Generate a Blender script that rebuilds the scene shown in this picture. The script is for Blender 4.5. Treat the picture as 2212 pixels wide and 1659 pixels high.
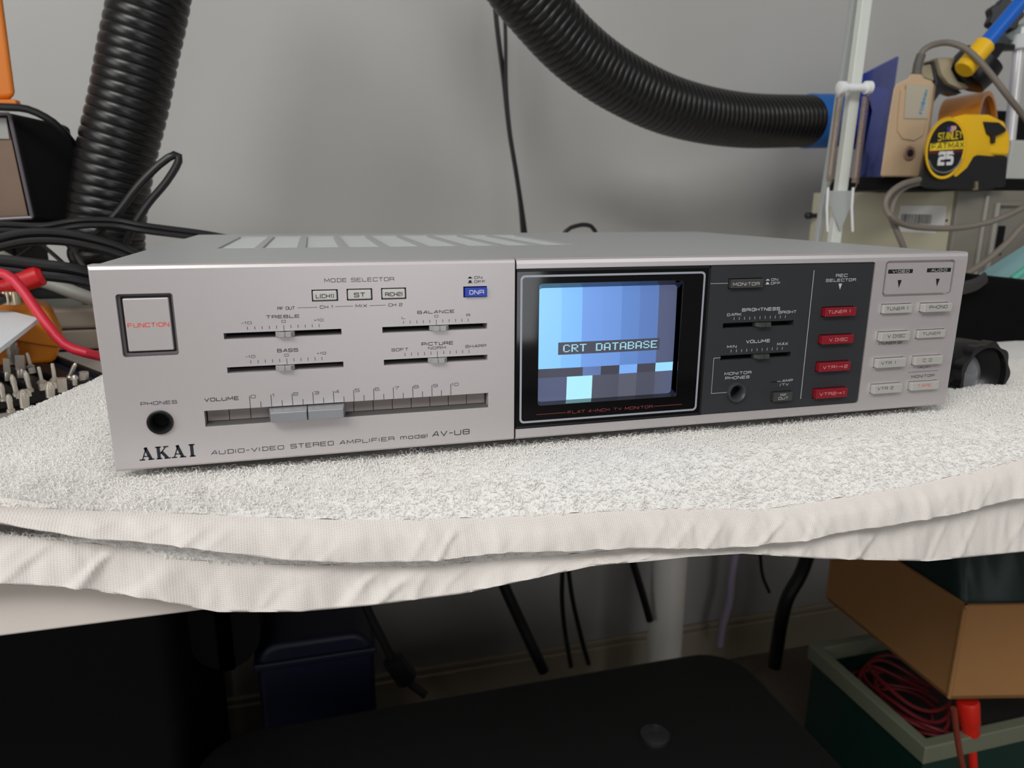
import bpy, bmesh, math, random
import numpy as np
from mathutils import Vector, Matrix, noise
random.seed(7)
for o in list(bpy.data.objects): bpy.data.objects.remove(o)
SC = bpy.context.scene
COL = SC.collection
AZ = 0.76                      # height of the amplifier's underside above the floor (table top is at 0.74)
# ---------------------------------------------------------------- camera
CAM = Vector((0.08857967, -0.32572607, 0.11317044))      # relative to the amplifier's lower left front corner
FPX = 1558.0869
RX = Vector((0.96544052, -0.26057964, 0.00478058))
RD = Vector((-0.05902996, -0.23649698, -0.96983743))
RF = Vector((0.25385048, 0.93603816, -0.24370577))
cd = bpy.data.cameras.new('camera'); cam = bpy.data.objects.new('camera', cd); COL.objects.link(cam)
cd.sensor_width = 36; cd.lens = FPX / 2212 * 36; cd.clip_start = 0.02; cd.clip_end = 50
m3 = Matrix((RX, -RD, -RF)).transposed()
cam.matrix_world = Matrix.Translation(CAM + Vector((0, 0, AZ))) @ m3.to_4x4()
cd.dof.use_dof = True; cd.dof.focus_distance = 0.36; cd.dof.aperture_fstop = 13
SC.camera = cam
# ---------------------------------------------------------------- world, light, exposure
SC.view_settings.view_transform = 'Standard'; SC.view_settings.look = 'None'
SC.view_settings.exposure = -0.24; SC.view_settings.gamma = 1; SC.view_settings.use_curve_mapping = False
w = bpy.data.worlds.new('world'); SC.world = w; w.use_nodes = True
w.node_tree.nodes['Background'].inputs[0].default_value = (0.75, 0.85, 1, 1)
w.node_tree.nodes['Background'].inputs[1].default_value = 0.25
def area(name, loc, rot, sx, sy, power, colr):
    l = bpy.data.lights.new(name, 'AREA'); l.shape = 'RECTANGLE'; l.size = sx; l.size_y = sy; l.energy = power; l.color = colr
    o = bpy.data.objects.new(name, l); COL.objects.link(o); o.location = loc; o.rotation_euler = rot; return o
def aim(p, q): return (Vector(q)-Vector(p)).to_track_quat('-Z', 'Y').to_euler()
area('window_light', (-.85, -1.40, 2.27), aim((-.85, -1.40, 2.27), (.25, .1, .8)), 1.3, .5, 32, (1.0, 0.985, 0.96))
area('left_window_light', (-1.28, -.45, 1.22), aim((-1.28, -.45, 1.22), (.3, .25, .78)), 1.1, .8, 12, (.96, .98, 1.0))
area('front_fill_light', (.5, -2.6, 1.0), aim((.5, -2.6, 1.0), (.7, .7, .35)), 1.1, 1.5, 11, (.95, .97, 1.0))  # added low fill from behind the camera for the space under the desk
area('side_fill_light', (1.2, -1.7, 2.3), aim((1.2, -1.7, 2.3), (.25, .1, .8)), 1.4, .4, 10, (0.93, 0.96, 1.0))  # added soft fill for the amplifier front, not a window

# ---------------------------------------------------------------- helpers
def lin(c):
    c = c / 255.0
    return c / 12.92 if c <= 0.04045 else ((c + 0.055) / 1.055) ** 2.4
def rgb(r, g, b): return (lin(r), lin(g), lin(b), 1)
MATS = {}
def mat(name, c=None, rough=0.5, metal=0.0, noise_=0.0, scale=40, bump=0.0, bscale=200, spec=None, emis=None, coat=0, trans=0, alpha=1, stretch=None, ior=None):
    if name in MATS: return MATS[name]
    m = bpy.data.materials.new(name); m.use_nodes = True; nt = m.node_tree; p = nt.nodes['Principled BSDF']
    p.inputs['Base Color'].default_value = rgb(*c); p.inputs['Roughness'].default_value = rough; p.inputs['Metallic'].default_value = metal
    if spec is not None: p.inputs['Specular IOR Level'].default_value = spec
    if coat: p.inputs['Coat Weight'].default_value = coat; p.inputs['Coat Roughness'].default_value = 0.05
    if trans: p.inputs['Transmission Weight'].default_value = trans
    if ior: p.inputs['IOR'].default_value = ior
    if alpha < 1: p.inputs['Alpha'].default_value = alpha
    if emis: p.inputs['Emission Color'].default_value = rgb(*emis[:3]); p.inputs['Emission Strength'].default_value = emis[3]
    tc = nt.nodes.new('ShaderNodeTexCoord')
    src = tc.outputs['Object']
    if stretch:
        mp = nt.nodes.new('ShaderNodeMapping'); mp.inputs['Scale'].default_value = stretch; nt.links.new(src, mp.inputs[0]); src = mp.outputs[0]
    if noise_:
        n = nt.nodes.new('ShaderNodeTexNoise'); n.inputs['Scale'].default_value = scale; n.inputs['Detail'].default_value = 4
        nt.links.new(src, n.inputs['Vector'])
        mx = nt.nodes.new('ShaderNodeMix'); mx.data_type = 'RGBA'; mx.blend_type = 'MULTIPLY'; mx.inputs[0].default_value = 1
        mx.inputs[6].default_value = rgb(*c)
        r = nt.nodes.new('ShaderNodeMapRange'); r.inputs['To Min'].default_value = 1 - noise_; r.inputs['To Max'].default_value = 1 + noise_
        nt.links.new(n.outputs[0], r.inputs[0]); nt.links.new(r.outputs[0], mx.inputs[7]); nt.links.new(mx.outputs[2], p.inputs['Base Color'])
    if bump:
        n = nt.nodes.new('ShaderNodeTexNoise'); n.inputs['Scale'].default_value = bscale; n.inputs['Detail'].default_value = 3
        nt.links.new(src, n.inputs['Vector'])
        b = nt.nodes.new('ShaderNodeBump'); b.inputs['Strength'].default_value = bump; b.inputs['Distance'].default_value = 0.001
        nt.links.new(n.outputs[0], b.inputs['Height']); nt.links.new(b.outputs[0], p.inputs['Normal'])
    MATS[name] = m; return m

A = Vector((0, 0, AZ))
def W(x, y, z): return Vector((x, y, z)) + A                  # amplifier frame (metres) -> world
def ray(px, py):
    return RX * ((px - 1106) / FPX) + RD * ((py - 829.5) / FPX) + RF
def P(px, py, Y):                                             # photo point at a known depth behind the front panel
    d = ray(px, py); return CAM + d * ((Y - CAM.y) / d.y) + A
def PZ(px, py, z):                                            # photo point on a known height
    d = ray(px, py); return CAM + d * ((z - CAM.z) / d.z) + A

class MB:
    def __init__(s): s.v = []; s.f = []
    def add(s, vs, fs, M=None):
        o = len(s.v)
        for v in vs:
            v = Vector(v); s.v.append(M @ v if M is not None else v)
        for f in fs: s.f.append([i + o for i in f])
        return s
    def box(s, a, b, M=None):
        x0, y0, z0 = a; x1, y1, z1 = b
        return s.add([(x0,y0,z0),(x1,y0,z0),(x1,y1,z0),(x0,y1,z0),(x0,y0,z1),(x1,y0,z1),(x1,y1,z1),(x0,y1,z1)],
                     [(0,3,2,1),(4,5,6,7),(0,1,5,4),(1,2,6,5),(2,3,7,6),(3,0,4,7)], M)
    def prism(s, poly, y0, y1, M=None):                        # polygon in x,z (counter-clockwise seen from -y) extruded along y
        n = len(poly)
        return s.add([(x, y0, z) for x, z in poly] + [(x, y1, z) for x, z in poly],
                     [list(range(n)), list(range(2*n-1, n-1, -1))] + [[(i+1) % n, i, i+n, (i+1) % n + n] for i in range(n)], M)
    def ring(s, outer, inner, y0, y1, M=None):
        n = len(outer)
        vs = [(x,y0,z) for x,z in outer]+[(x,y0,z) for x,z in inner]+[(x,y1,z) for x,z in outer]+[(x,y1,z) for x,z in inner]
        fs = []
        for i in range(n):
            j = (i+1) % n
            fs += [[i,j,n+j,n+i],[2*n+i,3*n+i,3*n+j,2*n+j],[j,i,2*n+i,2*n+j],[n+i,n+j,3*n+j,3*n+i]]
        return s.add(vs, fs, M)
    def lathe(s, prof, n=32, M=None):                          # profile (r, h) around local z
        vs = []; fs = []
        for r, h in prof:
            for i in range(n):
                a = 2*math.pi*i/n; vs.append((r*math.cos(a), r*math.sin(a), h))
        for k in range(len(prof)-1):
            for i in range(n):
                j = (i+1) % n; fs.append([k*n+i, k*n+j, (k+1)*n+j, (k+1)*n+i])
        fs.append(list(range(n))[::-1]); fs.append([(len(prof)-1)*n+i for i in range(n)])
        return s.add(vs, fs, M)
    def tube(s, pts, rad, n=10, flat=1.0):
        pts = [Vector(p) for p in pts]; m = len(pts)
        t0 = (pts[1]-pts[0]).normalized(); up = Vector((0,0,1))
        if abs(t0.dot(up)) > 0.9: up = Vector((1,0,0))
        nrm = (up - t0*up.dot(t0)).normalized(); o = len(s.v)
        for k in range(m):
            t = (pts[min(k+1,m-1)] - pts[max(k-1,0)]).normalized()
            nrm = (nrm - t*nrm.dot(t)).normalized(); bi = t.cross(nrm)
            r = rad(k/(m-1)) if callable(rad) else rad
            for i in range(n):
                a = 2*math.pi*i/n; s.v.append(pts[k] + nrm*(r*math.cos(a)) + bi*(r*flat*math.sin(a)))
        for k in range(m-1):
            for i in range(n):
                j = (i+1) % n; s.f.append([o+k*n+i, o+k*n+j, o+(k+1)*n+j, o+(k+1)*n+i])
        s.f.append([o+i for i in range(n)][::-1]); s.f.append([o+(m-1)*n+i for i in range(n)])
        return s
def smooth(pts, step):
    pts = [Vector(p) for p in pts]; out = []
    ext = [pts[0]*2-pts[1]] + pts + [pts[-1]*2-pts[-2]]
    for i in range(1, len(ext)-2):
        a, b, c, d = ext[i-1], ext[i], ext[i+1], ext[i+2]
        n = max(2, int((c-b).length/step))
        for k in range(n):
            t = k/n
            out.append(0.5*((2*b)+(c-a)*t+(2*a-5*b+4*c-d)*t*t+(3*b-a-3*c+d)*t**3))
    out.append(pts[-1]); return out
def rrect(x0, x1, z0, z1, r, n=5):
    out = []
    for cx, cz, a0 in ((x1-r, z0+r, -90), (x1-r, z1-r, 0), (x0+r, z1-r, 90), (x0+r, z0+r, 180)):
        for i in range(n+1):
            a = math.radians(a0 + 90*i/n); out.append((cx+r*math.cos(a), cz+r*math.sin(a)))
    return out
def circ(cx, cz, r, n=32): return [(cx+r*math.cos(2*math.pi*i/n), cz+r*math.sin(2*math.pi*i/n)) for i in range(n)]
def wloc(o):
    v = Vector((0,0,0))
    while o: v += o.location; o = o.parent
    return v
def bake(o):
    dg = bpy.context.evaluated_depsgraph_get(); dg.update()
    me = bpy.data.meshes.new_from_object(o.evaluated_get(dg)); o.modifiers.clear(); old = o.data; o.data = me; return o
def obj(name, mb, m, parent=None, bev=0, seg=2, shade=True, angle=35, cut=None, origin=None, sub=0):
    """one mesh object; vertices arrive in world coordinates"""
    if not isinstance(mb, MB): raise TypeError
    if parent is not None: off = wloc(parent)
    elif origin is not None: off = Vector(origin)
    else:
        xs = [v.x for v in mb.v]; ys = [v.y for v in mb.v]; zs = [v.z for v in mb.v]
        off = Vector(((min(xs)+max(xs))/2, (min(ys)+max(ys))/2, min(zs)))
    me = bpy.data.meshes.new(name); me.from_pydata([v-off for v in mb.v], [], mb.f)
    bm = bmesh.new(); bm.from_mesh(me); bmesh.ops.recalc_face_normals(bm, faces=bm.faces); bm.to_mesh(me); bm.free()
    for mm in (m if isinstance(m, (list, tuple)) else [m]): me.materials.append(mm)
    o = bpy.data.objects.new(name, me); COL.objects.link(o)
    if parent is not None: o.parent = parent
    else: o.location = off
    if cut is not None:
        cm = bpy.data.meshes.new('c'); cm.from_pydata([v-off for v in cut.v], [], cut.f)
        bm = bmesh.new(); bm.from_mesh(cm); bmesh.ops.recalc_face_normals(bm, faces=bm.faces); bm.to_mesh(cm); bm.free()
        co = bpy.data.objects.new('c', cm); COL.objects.link(co); co.parent = o.parent; co.location = o.location
        bpy.context.view_layer.update()
        md = o.modifiers.new('b', 'BOOLEAN'); md.operation = 'DIFFERENCE'; md.object = co; md.solver = 'EXACT'; md.use_self = True
        bake(o); bpy.data.objects.remove(co)
    if bev:
        md = o.modifiers.new('bevel', 'BEVEL'); md.width = bev; md.segments = seg; md.limit_method = 'ANGLE'; md.angle_limit = math.radians(40); md.harden_normals = shade
    if sub:
        md = o.modifiers.new('sub', 'SUBSURF'); md.levels = sub; md.render_levels = sub
    if shade:
        for p in o.data.polygons: p.use_smooth = True
        try: o.data.set_sharp_from_angle(angle=math.radians(angle))
        except Exception: pass
    return o
def tag(o, label, cat, group=None):
    o['label'] = label; o['category'] = cat
    if group: o['group'] = group
    return o
def empty(name, loc, label, cat, group=None):
    o = bpy.data.objects.new(name, None); COL.objects.link(o); o.location = loc; o.empty_display_size = 0.02
    return tag(o, label, cat, group)
def struct(name, mb, m, **k):
    o = obj(name, mb, m, **k); o['kind'] = 'structure'; return o
def axis(p, d, up=(0, 0, 1)):                                  # matrix: local z along d at p
    z = Vector(d).normalized(); u = Vector(up)
    if abs(z.dot(u)) > 0.98: u = Vector((1, 0, 0))
    x = u.cross(z).normalized(); y = z.cross(x)
    M = Matrix((x, y, z)).transposed().to_4x4(); M.translation = Vector(p); return M

# ---------------------------------------------------------------- stroke lettering
# wide square letters; points on a 0..4 by 0..4 grid, * marks a rounded corner
G = {
'A':(5,'0,0 2.4,4 3,4 4,0|1.1,1.3 3.6,1.3'),'B':(5,'0,0 0,4 3.7,4* 3.7,2.1* 0,2.1|3.2,2.1 4,2.1* 4,0* 0,0'),'C':(5,'4,3 4,4* 0,4* 0,0* 4,0* 4,1'),
'D':(5,'.5,0 .5,4 4,4* 4,0* .5,0|0,0 .5,0|0,4 .5,4'),'E':(5,'4,4 0,4 0,0 4,0|0,2.1 3.6,2.1'),'F':(5,'4,4 0,4 0,0|0,1.9 3.6,1.9'),
'G':(5,'4,3 4,4* 0,4* 0,0* 4,0* 4,2 2.2,2'),'H':(5,'0,0 0,4|4,0 4,4|0,2 4,2'),'I':(1.4,'0,0 0,4'),'J':(4,'4,4 4,0* 0,0* 0,1.3'),
'K':(5,'0,0 0,4|4,4 1,2 0,2|1,2 4,0'),'L':(4.6,'0,4 0,0 4,0'),'M':(5.8,'0,0 .3,4 2.4,1 4.5,4 4.8,0'),'N':(5,'0,0 0,4 .4,4 3.6,0 4,0 4,4'),
'O':(5,'0,2 0,4* 4,4* 4,0* 0,0* 0,2'),'P':(5,'0,0 0,4 4,4* 4,1.6* 0,1.6'),'R':(5,'0,0 0,4 4,4* 4,1.8* 0,1.8|3.9,1.8 4,0'),
'S':(5,'4,3.2 4,4* 0,4* 0,2.1* 4,2.1* 4,0* 0,0* 0,.8'),'T':(5,'0,4 4,4|2,4 2,0'),'U':(5,'0,4 0,0* 4,0* 4,4'),'V':(5,'0,4 2,0 4,4'),
'X':(5,'0,0 4,4|0,4 4,0'),'Y':(5,'0,4 2,2 4,4|2,2 2,0'),'W':(6,'0,4 1.2,0 2.4,4 3.6,0 4.8,4'),
'0':(5,'0,2 0,4* 4,4* 4,0* 0,0* 0,2'),'1':(2.4,'0,3.2 .9,4 .9,0'),'2':(5,'0,3.2 0,4* 4,4* 4,2.1* 0,2.1* 0,0 4,0'),
'3':(5,'0,4 3.8,4* 3.8,2.1* .8,2.1|3.2,2.1 4,2.1* 4,0* 0,0'),'4':(5,'3,0 3,4 0,1.1 4,1.1'),'5':(5,'4,4 0,4 0,2.3 4,2.3* 4,0* 0,0'),
'6':(5,'3.8,4 0,4* 0,0* 4,0* 4,2.3* 0,2.3'),'7':(5,'0,4 4,4 1.4,0'),'8':(5,'0,2.1 0,4* 4,4* 4,0* 0,0* 0,2.1 4,2.1'),'9':(5,'4,1.8 0,1.8* 0,4* 4,4* 4,0* .2,0'),
'-':(3,'0,2 2.2,2'),'+':(3.4,'0,2 2.6,2|1.3,.8 1.3,3.2'),'.':(1.6,'.2,0 .6,0'),'(':(1.8,'.9,4.4 .1,3.2* .1,.8* .9,-.4'),')':(1.8,'0,4.4 .8,3.2* .8,.8* 0,-.4'),
'/':(3,'0,-.4 1.8,4.4'),' ':(2.6,''),'>':(7,'0,2 6,2|4,2.9 6,2|4,1.1 6,2'),'_':(6,'0,2 5.4,2'),
'm':(6,'0,0 0,2.8 4.8,2.8* 4.8,0|2.4,2.8 2.4,0'),'o':(4.6,'0,1.4 0,2.8* 3.6,2.8* 3.6,0* 0,0* 0,1.4'),'d':(4.6,'3.6,4 3.6,0 0,0* 0,2.8* 3.6,2.8'),
'e':(4.6,'3.6,.6 3.6,0* 0,0* 0,2.8* 3.6,2.8* 3.6,1.4 0,1.4'),'l':(1.4,'0,0 0,4'),"'":(1.2,'0,4 .2,2.8'),}
def ribbon(pts, t):
    """flat stroke of width t through 2-D points; returns verts, quads"""
    n = len(pts); vs = []; fs = []
    for i in range(n):
        a = Vector(pts[max(i-1,0)]); b = Vector(pts[i]); c = Vector(pts[min(i+1,n-1)])
        d1 = (b-a); d2 = (c-b)
        if d1.length < 1e-9: d1 = d2
        if d2.length < 1e-9: d2 = d1
        d1 = d1.normalized(); d2 = d2.normalized(); q = (d1+d2)
        if q.length < 1e-6: q = d1
        q = q.normalized(); nn = Vector((-q.y, q.x)); k = 1/max(0.45, abs(nn.dot(Vector((-d1.y, d1.x)))))
        vs += [b+nn*t/2*k, b-nn*t/2*k]
    for i in range(n-1): fs.append([2*i, 2*i+1, 2*i+3, 2*i+2])
    return vs, fs
def glyph_paths(ch):
    wd, spec = G[ch]; out = []
    for s in spec.split('|'):
        if not s: continue
        raw = [(q.endswith('*'), tuple(float(u) for u in q.rstrip('*').split(','))) for q in s.split()]
        pts = []
        for i, (rd, p) in enumerate(raw):
            if rd and 0 < i < len(raw)-1:
                p = Vector(p); a = Vector(raw[i-1][1]); b = Vector(raw[i+1][1])
                r = min(0.8, (a-p).length/2, (b-p).length/2)
                u = p+(a-p).normalized()*r; v = p+(b-p).normalized()*r
                for t in (0, .33, .67, 1): pts.append(tuple(u*(1-t)**2+p*2*t*(1-t)+v*t*t))
            else: pts.append(p)
        out.append(pts)
    return wd, out
def lettering(s, x0, x1, z0, z1, m, parent, y=-0.05, wt=0.86, name='lettering', M=None):
    """text in the front plane, box in mm; y in mm"""
    mb = MB(); cur = 0; items = []
    for ch in s:
        wd, ps = glyph_paths(ch)
        for p in ps: items.append([(cur+a, b) for a, b in p])
        cur += wd+.45
    total = cur - 1.45
    low = all(c.islower() for c in s.replace(' ', ''))
    sx = (x1-x0)/max(total, .5); sz = (z1-z0)/4
    for p in items:
        q = [(x0+a*sx, z0+b*sz) for a, b in p]
        vs, fs = ribbon(q, wt*sz)
        if M is None: mb.add([W(v.x/1000, y/1000, v.y/1000) for v in vs], fs)
        else: mb.add([M @ Vector((v.x, 0, v.y)) for v in vs], fs)
    return obj(name, mb, m, parent, shade=False)
def seglines(segs, m, parent, y=-0.05, name='scale_marks', t=0.25):
    mb = MB()
    for pts in segs:
        vs, fs = ribbon(pts, t); mb.add([W(v.x/1000, y/1000, v.y/1000) for v in vs], fs)
    return obj(name, mb, m, parent, shade=False)

# ---------------------------------------------------------------- materials
M_silver = mat('silver_paint', (206, 200, 200), .40, .5, noise_=.015, scale=900, bump=.03, bscale=4000)
M_silver2 = mat('silver_button', (204, 202, 197), .38, .35)
M_bright = mat('bright_edge', (225, 225, 225), .25, .8)
M_case = mat('grey_case_paint', (186, 189, 188), .42, .25, bump=.05, bscale=3000)
M_vent = mat('grey_vent', (200, 203, 202), .45, .1)
M_ink = mat('black_ink', (10, 11, 13), .6)
M_white_ink = mat('grey_white_ink', (200, 204, 206), .6)
M_red_ink = mat('red_ink', (226, 84, 66), .6)
M_dred_ink = mat('dull_red_ink', (150, 62, 68), .6)
M_black = mat('black_plastic', (17, 18, 20), .35)
M_blackm = mat('matt_black_plastic', (16, 16, 18), .7, spec=.2)
M_gloss = mat('gloss_black', (6, 7, 10), .07, coat=.6)
M_panel = mat('charcoal_panel', (41, 43, 46), .55, bump=.04, bscale=3000)
M_dbtn = mat('dark_button', (62, 62, 60), .45)
M_red = mat('red_button', (138, 22, 36), .4)
M_blue = mat('blue_button', (38, 66, 178), .4)
M_knobgrey = mat('knob_grey', (176, 176, 172), .4, .4)
M_volknob = mat('volume_knob_silver', (166, 168, 172), .35, .6)
M_silverline = mat('silver_line', (176, 180, 190), .4, .3)

# ---------------------------------------------------------------- the room
BW = 0.78
M_farwall = mat('muted_wall_paint', (182, 178, 176), .9)
wallm = mat('wall_paint', (184, 184, 181), .85, noise_=.015, scale=4, bump=.15, bscale=90)
struct('wall_back', MB().box(W(-1.32, BW, -AZ), W(2.6, BW+.08, 1.74)), wallm)
struct('wall_left', MB().box(W(-1.40, -2.9, -AZ), W(-1.32, BW+.08, 1.74)), M_farwall)
struct('wall_right', MB().box(W(2.6, -2.9, -AZ), W(2.68, BW+.08, 1.74)), M_farwall)
struct('wall_front', MB().box(W(-1.40, -2.98, -AZ), W(2.68, -2.9, 1.74)), M_farwall)
struct('ceiling', MB().box(W(-1.40, -2.98, 1.74), W(2.68, BW+.08, 1.80)), mat('ceiling_paint', (190, 190, 188), .9))
fl = struct('floor', MB().box(W(-1.40, -2.98, -AZ-.05), W(2.68, BW+.08, -AZ)), mat('dark_carpet', (108, 98, 88), .95, noise_=.2, scale=120, bump=.5, bscale=700))
struct('baseboard_back', MB().box(W(-1.32, BW-.014, -AZ), W(2.6, BW, -AZ+.075)).box(W(-1.32, BW-.009, -AZ+.075), W(2.6, BW, -AZ+.086)), mat('baseboard_paint', (176, 166, 146), .5), bev=.003)

# ---------------------------------------------------------------- the table
tb = empty('desk', W(.3, .36, -AZ), 'long white desk whose front edge shows below the towel at left', 'desk')
mtab = mat('white_laminate', (228, 219, 210), .45, noise_=.02, scale=6)
TZ = -.02
obj('tabletop', MB().box(W(-1.1, -.027, TZ-.036), W(1.75, .735, TZ)), mtab, tb, bev=.0015)
def leg(x, y):
    mb = MB().lathe([(.031, 0), (.031, .055), (.028, .06), (.028, AZ+TZ-.046), (.045, AZ+TZ-.046), (.045, AZ+TZ-.036)], 28, Matrix.Translation(Vector((x, y, 0))))
    return obj('leg', mb, mat('white_leg_metal', (240, 236, 228), .35), tb)
lp = P(1441, 1300, .62)
leg(lp.x, lp.y); leg(-1.0, .62); leg(1.6, .62); leg(-1.0, .05); leg(1.6, .05)

# ---------------------------------------------------------------- the amplifier
amp = empty('amplifier', W(.22, .15, -.008), 'silver stereo amplifier with a small lit monitor in its front, lying on the white towel', 'amplifier')
def Q(x, y, z): return W(x/1000, y/1000, z/1000)
def bx(mb, x0, x1, y0, y1, z0, z1): return mb.box(Q(x0, y0, z0), Q(x1, y1, z1))
def pr(mb, poly, y0, y1): return mb.add(*_prism(poly, y0, y1))
def _prism(poly, y0, y1):
    n = len(poly)
    return [Q(x, y0, z) for x, z in poly] + [Q(x, y1, z) for x, z in poly], [list(range(n)), list(range(2*n-1, n-1, -1))] + [[(i+1) % n, i, i+n, (i+1) % n+n] for i in range(n)]
def rg(mb, o, i_, y0, y1):
    t = MB().ring(o, i_, y0, y1); return mb.add([Q(*v) for v in t.v], t.f)
def ap(x, z, y): return (x+(x-88.6)*y/325.7, z+(z-113.2)*y/325.7)    # seen-on-the-front-plane -> at depth y (mm)

# chassis and cover
ch = obj('chassis', bx(MB(), 2, 438, 9.5, 300, 1, 84), M_blackm, amp, shade=False)
cov = MB()
bx(cov, .8, 439.2, 9, 302, 85.6, 87.4); bx(cov, .8, 2, 9, 302, 3, 87.4); bx(cov, 438, 439.2, 9, 302, 3, 87.4)
vents = [(35.5+24.2*i, 55.5+24.2*i) for i in range(9)]
vc = MB()
for a, b in vents: bx(vc, a, b, 116, 262, 80, 95)
obj('top_cover', cov, M_case, amp, bev=.0009, seg=3, cut=vc)
for a, b in vents:
    v = MB()
    bx(v, a-.3, b+.3, 115.7, 262.3, 85.2, 86.1)
    for k in range(18): bx(v, a+1, b-1, 119+8*k, 123.5+8*k, 86.1, 86.6)
    obj('vent_grille', v, M_vent, amp, shade=False)
for x in (35, 405):
    for y in (30, 270): obj('foot', MB().lathe([(.009, 0), (.010, .003), (.010, .009)], 20, Matrix.Translation(Q(x, y, -7))), M_blackm, amp)

# left front plate
def fascia(name, poly, y1, cutmb, m):
    n = MB(); pr(n, poly, 0, y1)
    return obj(name, n, m, amp, cut=cutmb, bev=.0004, seg=2, angle=50)
cut = MB()
slots = [(49.1, 98.2, 55.8, 58.5), (49.2, 98.3, 40.9, 43.5), (116.2, 164.7, 55.8, 58.5), (116.3, 164.8, 40.8, 43.4)]
for a, b, c, d in slots: bx(cut, a, b, -5, 20, c, d)
pr(cut, rrect(9.2, 30.7, 49.9, 76.2, 1.2), -5, 4.0)
for a in (86.4, 101.3, 116.3): bx(cut, a, a+11.1, -5, 20, 70.9, 76.05)
bx(cut, 153.6, 164.7, -5, 20, 70.8, 75.8)
bx(cut, 38.2, 165.1, -5, 20, 17.5, 24.7)
pr(cut, circ(20.3, 20.9, 4.6), -5, 20)
left_poly = [(0, 0), (178.2, 0), (178.2, 87.9), (0, 87.9)]
f1 = MB()
prof = [(0, 1.0), (0, 86.2), (.6, 87.4), (1.8, 88), (9.4, 88), (9.4, 0), (1.0, 0)]
def extr(mb, prof, x0, x1, ch0, ch1):
    """front plate: profile in (y,z) along x, end chamfers of ch0 / ch1 mm at the front face"""
    n = len(prof)
    vs = []
    for x, c, s in ((x0, ch0, 1), (x1, ch1, -1)):
        for y, z in prof:
            dx = c if y < .5 else (c*.4 if y < 1.5 else 0)
            vs.append(Q(x+s*dx, y, z))
    fs = [list(range(n)), list(range(2*n-1, n-1, -1))] + [[(i+1) % n, i, i+n, (i+1) % n+n] for i in range(n)]
    mb.add(vs, fs); return mb
extr(f1, prof, 0, 178.2, .9, .15)
obj('left_front_plate', f1, M_silver, amp, cut=cut, bev=.00035, seg=2, angle=8)
obj('seam_strip', bx(MB(), 178.0, 179.1, 1.2, 9.4, .6, 87.2), M_blackm, amp, shade=False)
# right front plate
cut = MB()
pr(cut, rrect(178.0, 378.2, 5.2, 83.4, 1.5), -5, 20)
cells = {'TUNER 1': (385.2, 404.9, 55.2, 60.6, 1.9), 'PHONO': (410.8, 430.3, 55.3, 60.5, 3.4), 'V.DISC': (385.1, 404.8, 40.0, 45.4, 3.0), 'TUNER': (410.8, 430.3, 40.4, 45.4, 1.6),
         'VTR 1': (385.0, 404.7, 25.0, 30.5, 2.9), 'CD': (410.7, 430.3, 25.2, 30.5, 2.6), 'VTR 2': (384.9, 404.6, 10.2, 15.7, 2.9), 'TAPE': (410.7, 430.4, 10.4, 15.6, 2.6)}
for k, (a, b, c, d, p) in cells.items(): bx(cut, a, b, -5, 20, c, d)
rg(cut, rrect(384.8, 431.0, 64.5, 83.9, 2.2), rrect(386.1, 429.7, 65.8, 82.6, 1.2), -5, 2.0)
f2 = MB()
prof2 = [(0, 1.0), (0, 83.8), (.25, 85.6), (.9, 87.2), (2.2, 88), (9.4, 88), (9.4, 0), (1.0, 0)]
n = len(prof2); extr(f2, prof2, 178.8, 440, .15, .9)
obj('right_front_plate', f2, M_silver, amp, cut=cut, bev=.00035, seg=2, angle=8)
obj('back_plate', bx(MB(), 3, 437, 9.2, 10.5, 3, 84), M_blackm, amp, shade=False)

# function button
fb = obj('function_button', bx(MB(), 11.4, 28.8, .7, 4, 52.1, 74.3), M_silver, amp, bev=.0005, seg=3)
obj('recess_floor', bx(MB(), 9.5, 30.4, 3.2, 3.9, 50.2, 75.9), mat('recess_grey', (44, 42, 46), .5), amp, shade=False)
_r = MB(); rg(_r, rrect(9.3, 30.6, 50.0, 76.1, 1.1), rrect(10.5, 29.7, 51.3, 75.1, .5), 1.6, 3.3); obj('recess_step', _r, mat('step_grey', (104, 98, 100), .45, .3), amp, bev=.0003)
lettering('FUNCTION', 12.3, 27.9, 62.3, 63.9, M_red_ink, fb, y=.65)
# mode buttons
for i, (s, a) in enumerate((('L(CH1)', 86.4), ('ST', 101.3), ('R(CH2)', 116.3))):
    b = obj('mode_button', bx(MB(), a+.45, a+10.65, -.5, 6, 71.35, 75.6), M_silver2, amp, bev=.0005, seg=2)
    w_ = {'ST': 4.6}.get(s, 7.4)
    lettering(s, a+5.5-w_/2, a+5.5+w_/2, 72.5, 74.0 if s != 'ST' else 74.2, M_ink, b, y=-.55, wt=.8)
b = obj('noise_button', bx(MB(), 154.2, 164.5, -1.4, 6, 71.1, 75.3), M_blue, amp, bev=.0003)
b['label'] = 'small blue push button'
lettering('DNR', 156.0, 162.8, 72.4, 74.1, mat('pale_ink', (214, 218, 235), .6), b, y=-1.45, wt=.8)
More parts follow.
